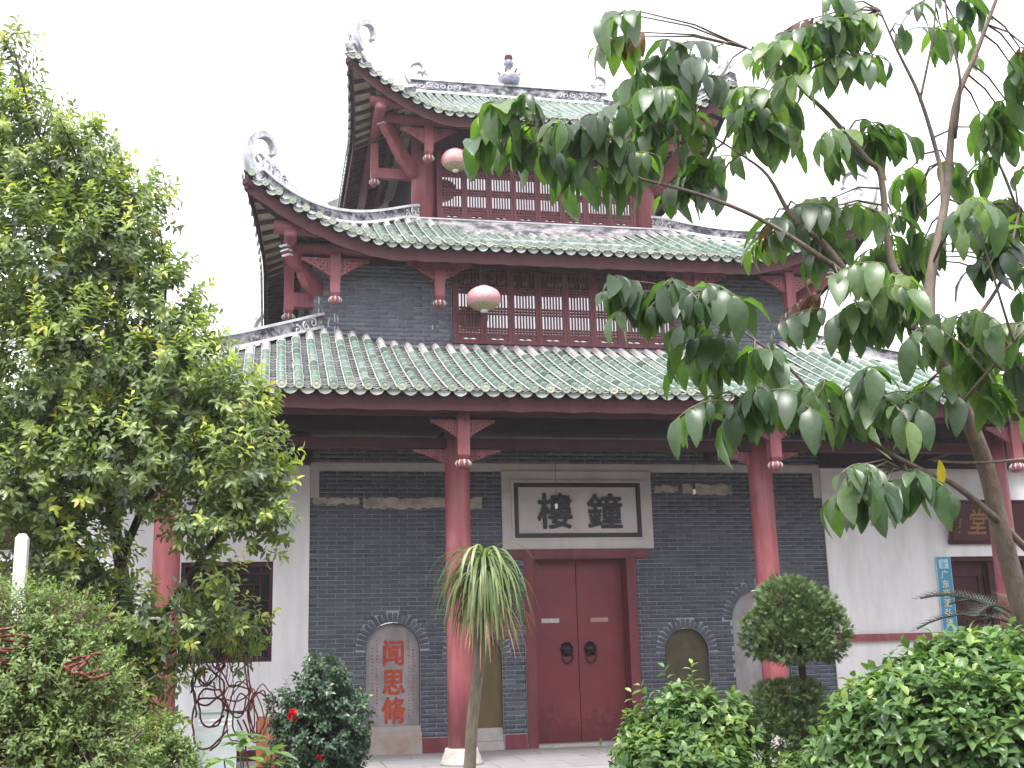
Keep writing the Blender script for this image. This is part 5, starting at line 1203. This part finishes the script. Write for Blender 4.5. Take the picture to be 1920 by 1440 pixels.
for i, p in enumerate(FLOWER):
    r = .055 if i == 0 else .03
    fo = None
    PET = leaf_tmpl([(0, .05), (.4, .32), (.8, .3), (1, .1)], .2, -.35)
    n = 16; u = sph(n); u[:, 1] -= .4; u = unit(u)
    MT = frames(np.tile(p, (n, 1)), u, sph(n), np.full(n, r * 1.2), np.full(n, r))
    link('flower', join_mesh('flower', PET.v, PET.f, PET.m, None, MT, rng.random(n), ['petal'], True), cb, label='open red flower' if i == 0 else 'smaller red flower low on the shrub')
bs = hedge(BUSH, 'sprawling small leaved shrub with bare clipped twigs in the left foreground', .032, 800, 300, (.05, .8), .25, 'leaf_small', 'shrub', 'shrub', 14, LEAF_S, 9, .09, .4, 'twig', 1.1)
segs = []
for l in BUSH:
    for k in range(46):
        u = sph(1)[0]; u[2] = abs(u[2]) * .8; p = np.array(l[:3]) + u * np.array([l[3], l[3], l[4]]) * rng.uniform(.7, .95)
        dd = unit(u * .6 + np.array([.4, -.2, .35]) + rng.normal(size=3) * .5); segs.append((p - dd * .1, p + dd * rng.uniform(.05, .16)))
twig_mesh(bs, segs, .0036, 'twig', 'bare_twigs')
b2 = hedge(BUSH2, 'small green shrub under the tree trunk at the lower left', .04, 600, 100, (.1, .7), .2, 'leaf_small', 'shrub', 'shrub', 6, LEAF_S, 8, .08)

# clipped juniper
t = thing('clipped_juniper', 'dark cloud pruned juniper with a round head, in front of the right porch column', 'tree', base_of(JUN_BR[0][0]))
for p in JUN_BR:
    if p[0][2] < 1: p.insert(0, (p[0][0], p[0][1], -.42, p[0][3] * 1.1))
branches(t, JUN_BR, 'bark_dark', 8)
SP = G()
for k in range(5):
    a = (k - 2) * .42; SP.add([(0, .05 * abs(k - 2), 0), (math.sin(a) * .5 - .09, .55, .03), (math.sin(a) * 1.0, math.cos(a) * 1.0, .08 * (k % 2)), (math.sin(a) * .5 + .09, .55, -.03)], [(0, 3, 2, 1)])
for part, lob in (('head', JUN), ('pad', JUN2)):
    pos, d, va, sz = [], [], [], []
    for (x, y, z, rx, rz, w_) in lob:
        m = int(1500 * 9 * (rx * rx + 2 * rx * rz))      # clumps of sprays over the clipped surface
        cl = sph(34); u = sph(m); dt = (u @ cl.T).max(1)
        r = .7 + .36 * np.clip((dt - .75) / .25, 0, 1) + rng.uniform(-.28, .03, m)
        pos.append(np.array([x, y, z]) + u * r[:, None] * np.array([rx, rx, rz])); d.append(unit(u + rng.normal(size=(m, 3)) * .45 + np.array([0, 0, .25])))
        va.append(np.clip(rng.uniform(0, .7, m) + .2 * (dt - .85) + (rng.random(m) < .01) * .5, 0, .99)); sz.append(rng.uniform(.035, .06, m))
    pos, d, va, sz = map(np.concatenate, (pos, d, va, sz))
    MT = frames(pos, d, rng.normal(size=pos.shape), sz * .55, sz)
    link(part, join_mesh(part, SP.v, SP.f, SP.m, None, MT, va, ['leaf_jun']), t, 'stuff')

# ponytail palm
t = thing('ponytail_palm', 'slim ponytail palm with a mop of drooping strap leaves, in front of the left column', 'palm', base_of(PONY[0]))
p0 = PONY[0]; PONY.insert(0, (p0[0] + .02, p0[1], -.42, p0[3] * 1.25))
branches(t, [PONY], 'pony_bark', 12)
top = np.array(PONY[-1][:3]) - np.array([0, 0, .1])
pv = []
for i in range(330):
    old = i < 95
    v = rng.uniform(-.18, -.02) if old else rng.uniform(-.05, .2)
    az = rng.uniform(0, 2 * PI); el = rng.uniform(-.5, .35) if old else (rng.uniform(.5, 1.35) if v > .05 else rng.uniform(.2, 1.2))
    L = rng.uniform(.35, .68) if old else rng.uniform(.5, .76)
    dirv = np.array([math.cos(az) * math.cos(el), math.sin(az) * math.cos(el), math.sin(el)]); p = top + np.array([0, 0, v]); pts = [p]; seg = L / 9
    sag = rng.uniform(.2, .3) if old else rng.uniform(.36, .52)
    for k in range(9):
        dirv = unit(dirv + np.array([0, 0, -sag])); 
        p = p + dirv * seg; pts.append(p)
    wl = rng.uniform(.008, .0135) * (.7 if old else 1)
    side = unit(np.cross(unit(pts[4] - pts[0]), [0, 0, 1.]) + rng.normal(size=3) * .12); g = G(); V = []; F = []
    for k, q in enumerate(pts):
        w_ = wl * (1 if k < 6 else (10 - k) / 4.5)
        V += [q - side * w_, q + np.array([0, 0, -.3 * w_]), q + side * w_]
        if k < 9: F += [(k * 3, k * 3 + 1, k * 3 + 4, k * 3 + 3), (k * 3 + 1, k * 3 + 2, k * 3 + 5, k * 3 + 4)]
    g.add(V, F); o = obj('leaf', g, 'leaf_pony', t, True)
    a = o.data.attributes.new('rnd', 'FLOAT', 'FACE'); a.data.foreach_set('value', np.full(len(F), rng.uniform(.86, 1) if old else (rng.uniform(.05, .8)), np.float32))

# sago palm at the right edge
t = thing('sago_palm', 'grey green sago palm fronds above the right foreground hedge', 'palm', base_of(SAGO))
obj('trunk', G().tube([(SAGO[0], SAGO[1], -.42, .12), (SAGO[0], SAGO[1], SAGO[2], .1)], 10), 'bark_dark', t, True)
for k in range(26):
    az = 2 * PI * k / 26 + rng.uniform(-.15, .15); el = rng.uniform(.25, 1.0); dirv = np.array([math.cos(az) * math.cos(el), math.sin(az) * math.cos(el), math.sin(el)]); p = np.array(SAGO, float); pts = [p]
    for j in range(16): dirv = unit(dirv + np.array([0, 0, -.075])); p = p + dirv * .038; pts.append(p)
    g = G()
    for j in range(2, 17):
        dv = unit(pts[j] - pts[j - 1]); sd_ = unit(np.cross(dv, [0, 0, 1.])); l = .11 * math.sin(PI * (j - 1) / 16.5) + .02
        for s in (-1, 1):
            for h_ in (0, .5):
                q = pts[j] + dv * .038 * h_; tipp = q + unit(sd_ * s + dv * .6 + np.array([0, 0, .25])) * l; g.add([q - dv * .005, q + dv * .005, tipp], [(0, 1, 2)])
    g.tube([tuple(q) + (.005,) for q in pts[::2]], 4)
    o = obj('frond', g, 'leaf_sago', t); a = o.data.attributes.new('rnd', 'FLOAT', 'FACE'); a.data.foreach_set('value', rng.random(len(g.f)).astype(np.float32))

# small broad-leaved sapling, seedling and ground cover along the front
def rosette(name, pts, lab, cat, L, n, mat, spread=.8):
    b = (pts[0][0], pts[0][1], -.4); th = thing(name, lab, cat, b)
    for p in pts:
        obj('stem', G().tube([(b[0], b[1], -.42, .008), ((b[0] + p[0]) / 2, (b[1] + p[1]) / 2, (p[2] - .4) / 2 + .1, .007), (p[0], p[1], p[2], .005)], 5), 'bark_tan', th, True)
    pos = np.repeat(np.array(pts), n, 0); m = len(pos); az = np.tile(np.arange(n) * 2 * PI / n, len(pts)) + rng.uniform(-.3, .3, m)
    d = unit(np.stack([np.cos(az), np.sin(az), rng.uniform(-.3, .5, m)], 1)); sz = L * rng.uniform(.7, 1.1, m)
    leaves('leaf', th, mat, LEAF_B, pos, d, np.tile([0, 0, 1.], (m, 1)) + rng.normal(size=(m, 3)) * .2, sz, sz * .9, rng.uniform(.3, .8, m), 60)
rosette('sapling', SAPL, 'broad leaved sapling low in front of the red hoses', 'sapling', .17, 7, 'leaf_hedge')
gcl = [(p[0], p[1], p[2] - .05, .35, .1, 1) for p in GCOVER]
gc = hedge(gcl, 'low yellow green plants between the two hedges', .05, 160, 60, (.4, .8), .2, 'leaf_hedge', 'border_plant', 'plant', 4)

# ---------------------------------------------------------------- small things at the left: post, hoses, panel, crate
pa, pb = POST
po = thing('marker_post', 'plain white painted square post rising behind the left shrub', 'post', (pa[0], pa[1], -.4))
obj('shaft', G().box(pa[0] - .037, pa[0] + .037, pa[1] - .037, pa[1] + .037, -.42, pa[2]), 'white_paint', po)
obj('cap', G().hexa([(pa[0] - .037, pa[1] - .037, pa[2]), (pa[0] + .037, pa[1] - .037, pa[2]), (pa[0] + .037, pa[1] + .037, pa[2]), (pa[0] - .037, pa[1] + .037, pa[2])], [(pa[0] - .02, pa[1] - .02, pa[2] + .03), (pa[0] + .02, pa[1] - .02, pa[2] + .03), (pa[0] + .02, pa[1] + .02, pa[2] + .03), (pa[0] - .02, pa[1] + .02, pa[2] + .03)]), 'white_paint', po)
def hose(paths, lab, mat, name='hose', part='loop'):
    b = paths[0][0][:3]; th = thing(name, lab, 'hose', tuple(b))
    for p in paths:
        P = dense([q[:3] for q in p], 5); obj(part, G().tube([tuple(v + Vector((0, .02 * math.sin(i * 1.3), 0))) + (p[0][3] * .42,) for i, v in enumerate(P)], 7), mat, th, True)
HR = random.Random(11); TANGLE = []
x0, y0, z0 = HOSE[0][0][:3]; x1, _, z1 = HOSE[1][3][:3]
for k in range(17):      # loops of different size and tilt hanging over each other
    cx, cz, rx, rz, a0 = HR.uniform(x0 - .02, x1 - .02), HR.uniform(z1, z0) - .02, HR.uniform(.05, .15), HR.uniform(.1, .26), HR.uniform(0, 6.3)
    tl, n_ = HR.uniform(-.6, .6), HR.randint(9, 15); loop = []
    for i in range(n_):
        t = a0 + i * .62; q = 1 + .12 * math.sin(2.1 * i + k); u_, v_ = rx * math.cos(t) * q, rz * math.sin(t) * q
        loop.append((cx + u_ * math.cos(tl) - v_ * math.sin(tl) * .4, y0 + HR.uniform(-.05, .05) + .03 * (k % 5), cz + v_ + u_ * math.sin(tl) * .5, HR.choice((.012, .015, .019))))
    TANGLE.append(loop)
hose(TANGLE + HOSE[4:6], 'tangle of red hose loops hanging beneath the tree, before the white wall', 'hose_red')
TANGLE2 = []
for q in HOSE2:
    c_ = np.mean([p_[:3] for p_ in q], axis=0)
    for k in range(3):
        a0, n_, rx, rz = HR.uniform(0, 6.3), HR.randint(5, 9), HR.uniform(.05, .11), HR.uniform(.02, .06); o_ = (HR.uniform(-.05, .05), HR.uniform(-.04, .04), HR.uniform(-.05, .03))
        TANGLE2.append([(c_[0] + o_[0] + rx * math.cos(a0 + i * .7) * (1 + .2 * math.sin(2.3 * i)), c_[1] + o_[1] + .05 * math.sin(a0 + i * .9), c_[2] + o_[2] + rz * math.sin(a0 + i * .7), .014) for i in range(n_)])
hose(TANGLE2, 'red hose lying in the top of the left foreground shrub', 'hose_red')
hose(GREEN_HOSE, 'dark green hose dangling left of the red hose tangle', 'hose_green')

bx = thing('utility_panel', 'pale grey green panel standing by the white wall under the hoses', 'panel', (-5.75, -1.2, 0))
obj('body', G().box(-6.0, -5.42, -1.3, -1.0, -.0, .78), 'tank', bx)
for k in range(2): obj('slot', G().box(-5.95, -5.47, -1.306, -1.299, .6 + .06 * k, .63 + .06 * k), 'white_trim', bx)
obj('lid', G().box(-6.02, -5.4, -1.32, -.98, .781, .81), 'tank', bx)
cr = thing('wooden_crate', 'orange brown board crate beside the camellia, below the hoses', 'crate', (-4.9, -1.6, 0))
for k in range(5): obj('board', G().box(-5.15 + k * .165, -4.99 + k * .165, -1.7, -1.675, .02, .72 + .01 * (k % 2)), 'crate', cr)
obj('rail', G().box(-5.15, -4.33, -1.674, -1.64, .12, .2).box(-5.15, -4.33, -1.674, -1.64, .55, .63), 'crate', cr)
obj('side', G().box(-5.15, -5.12, -1.64, -1.2, .02, .7).box(-4.36, -4.33, -1.64, -1.2, .02, .7), 'crate', cr)
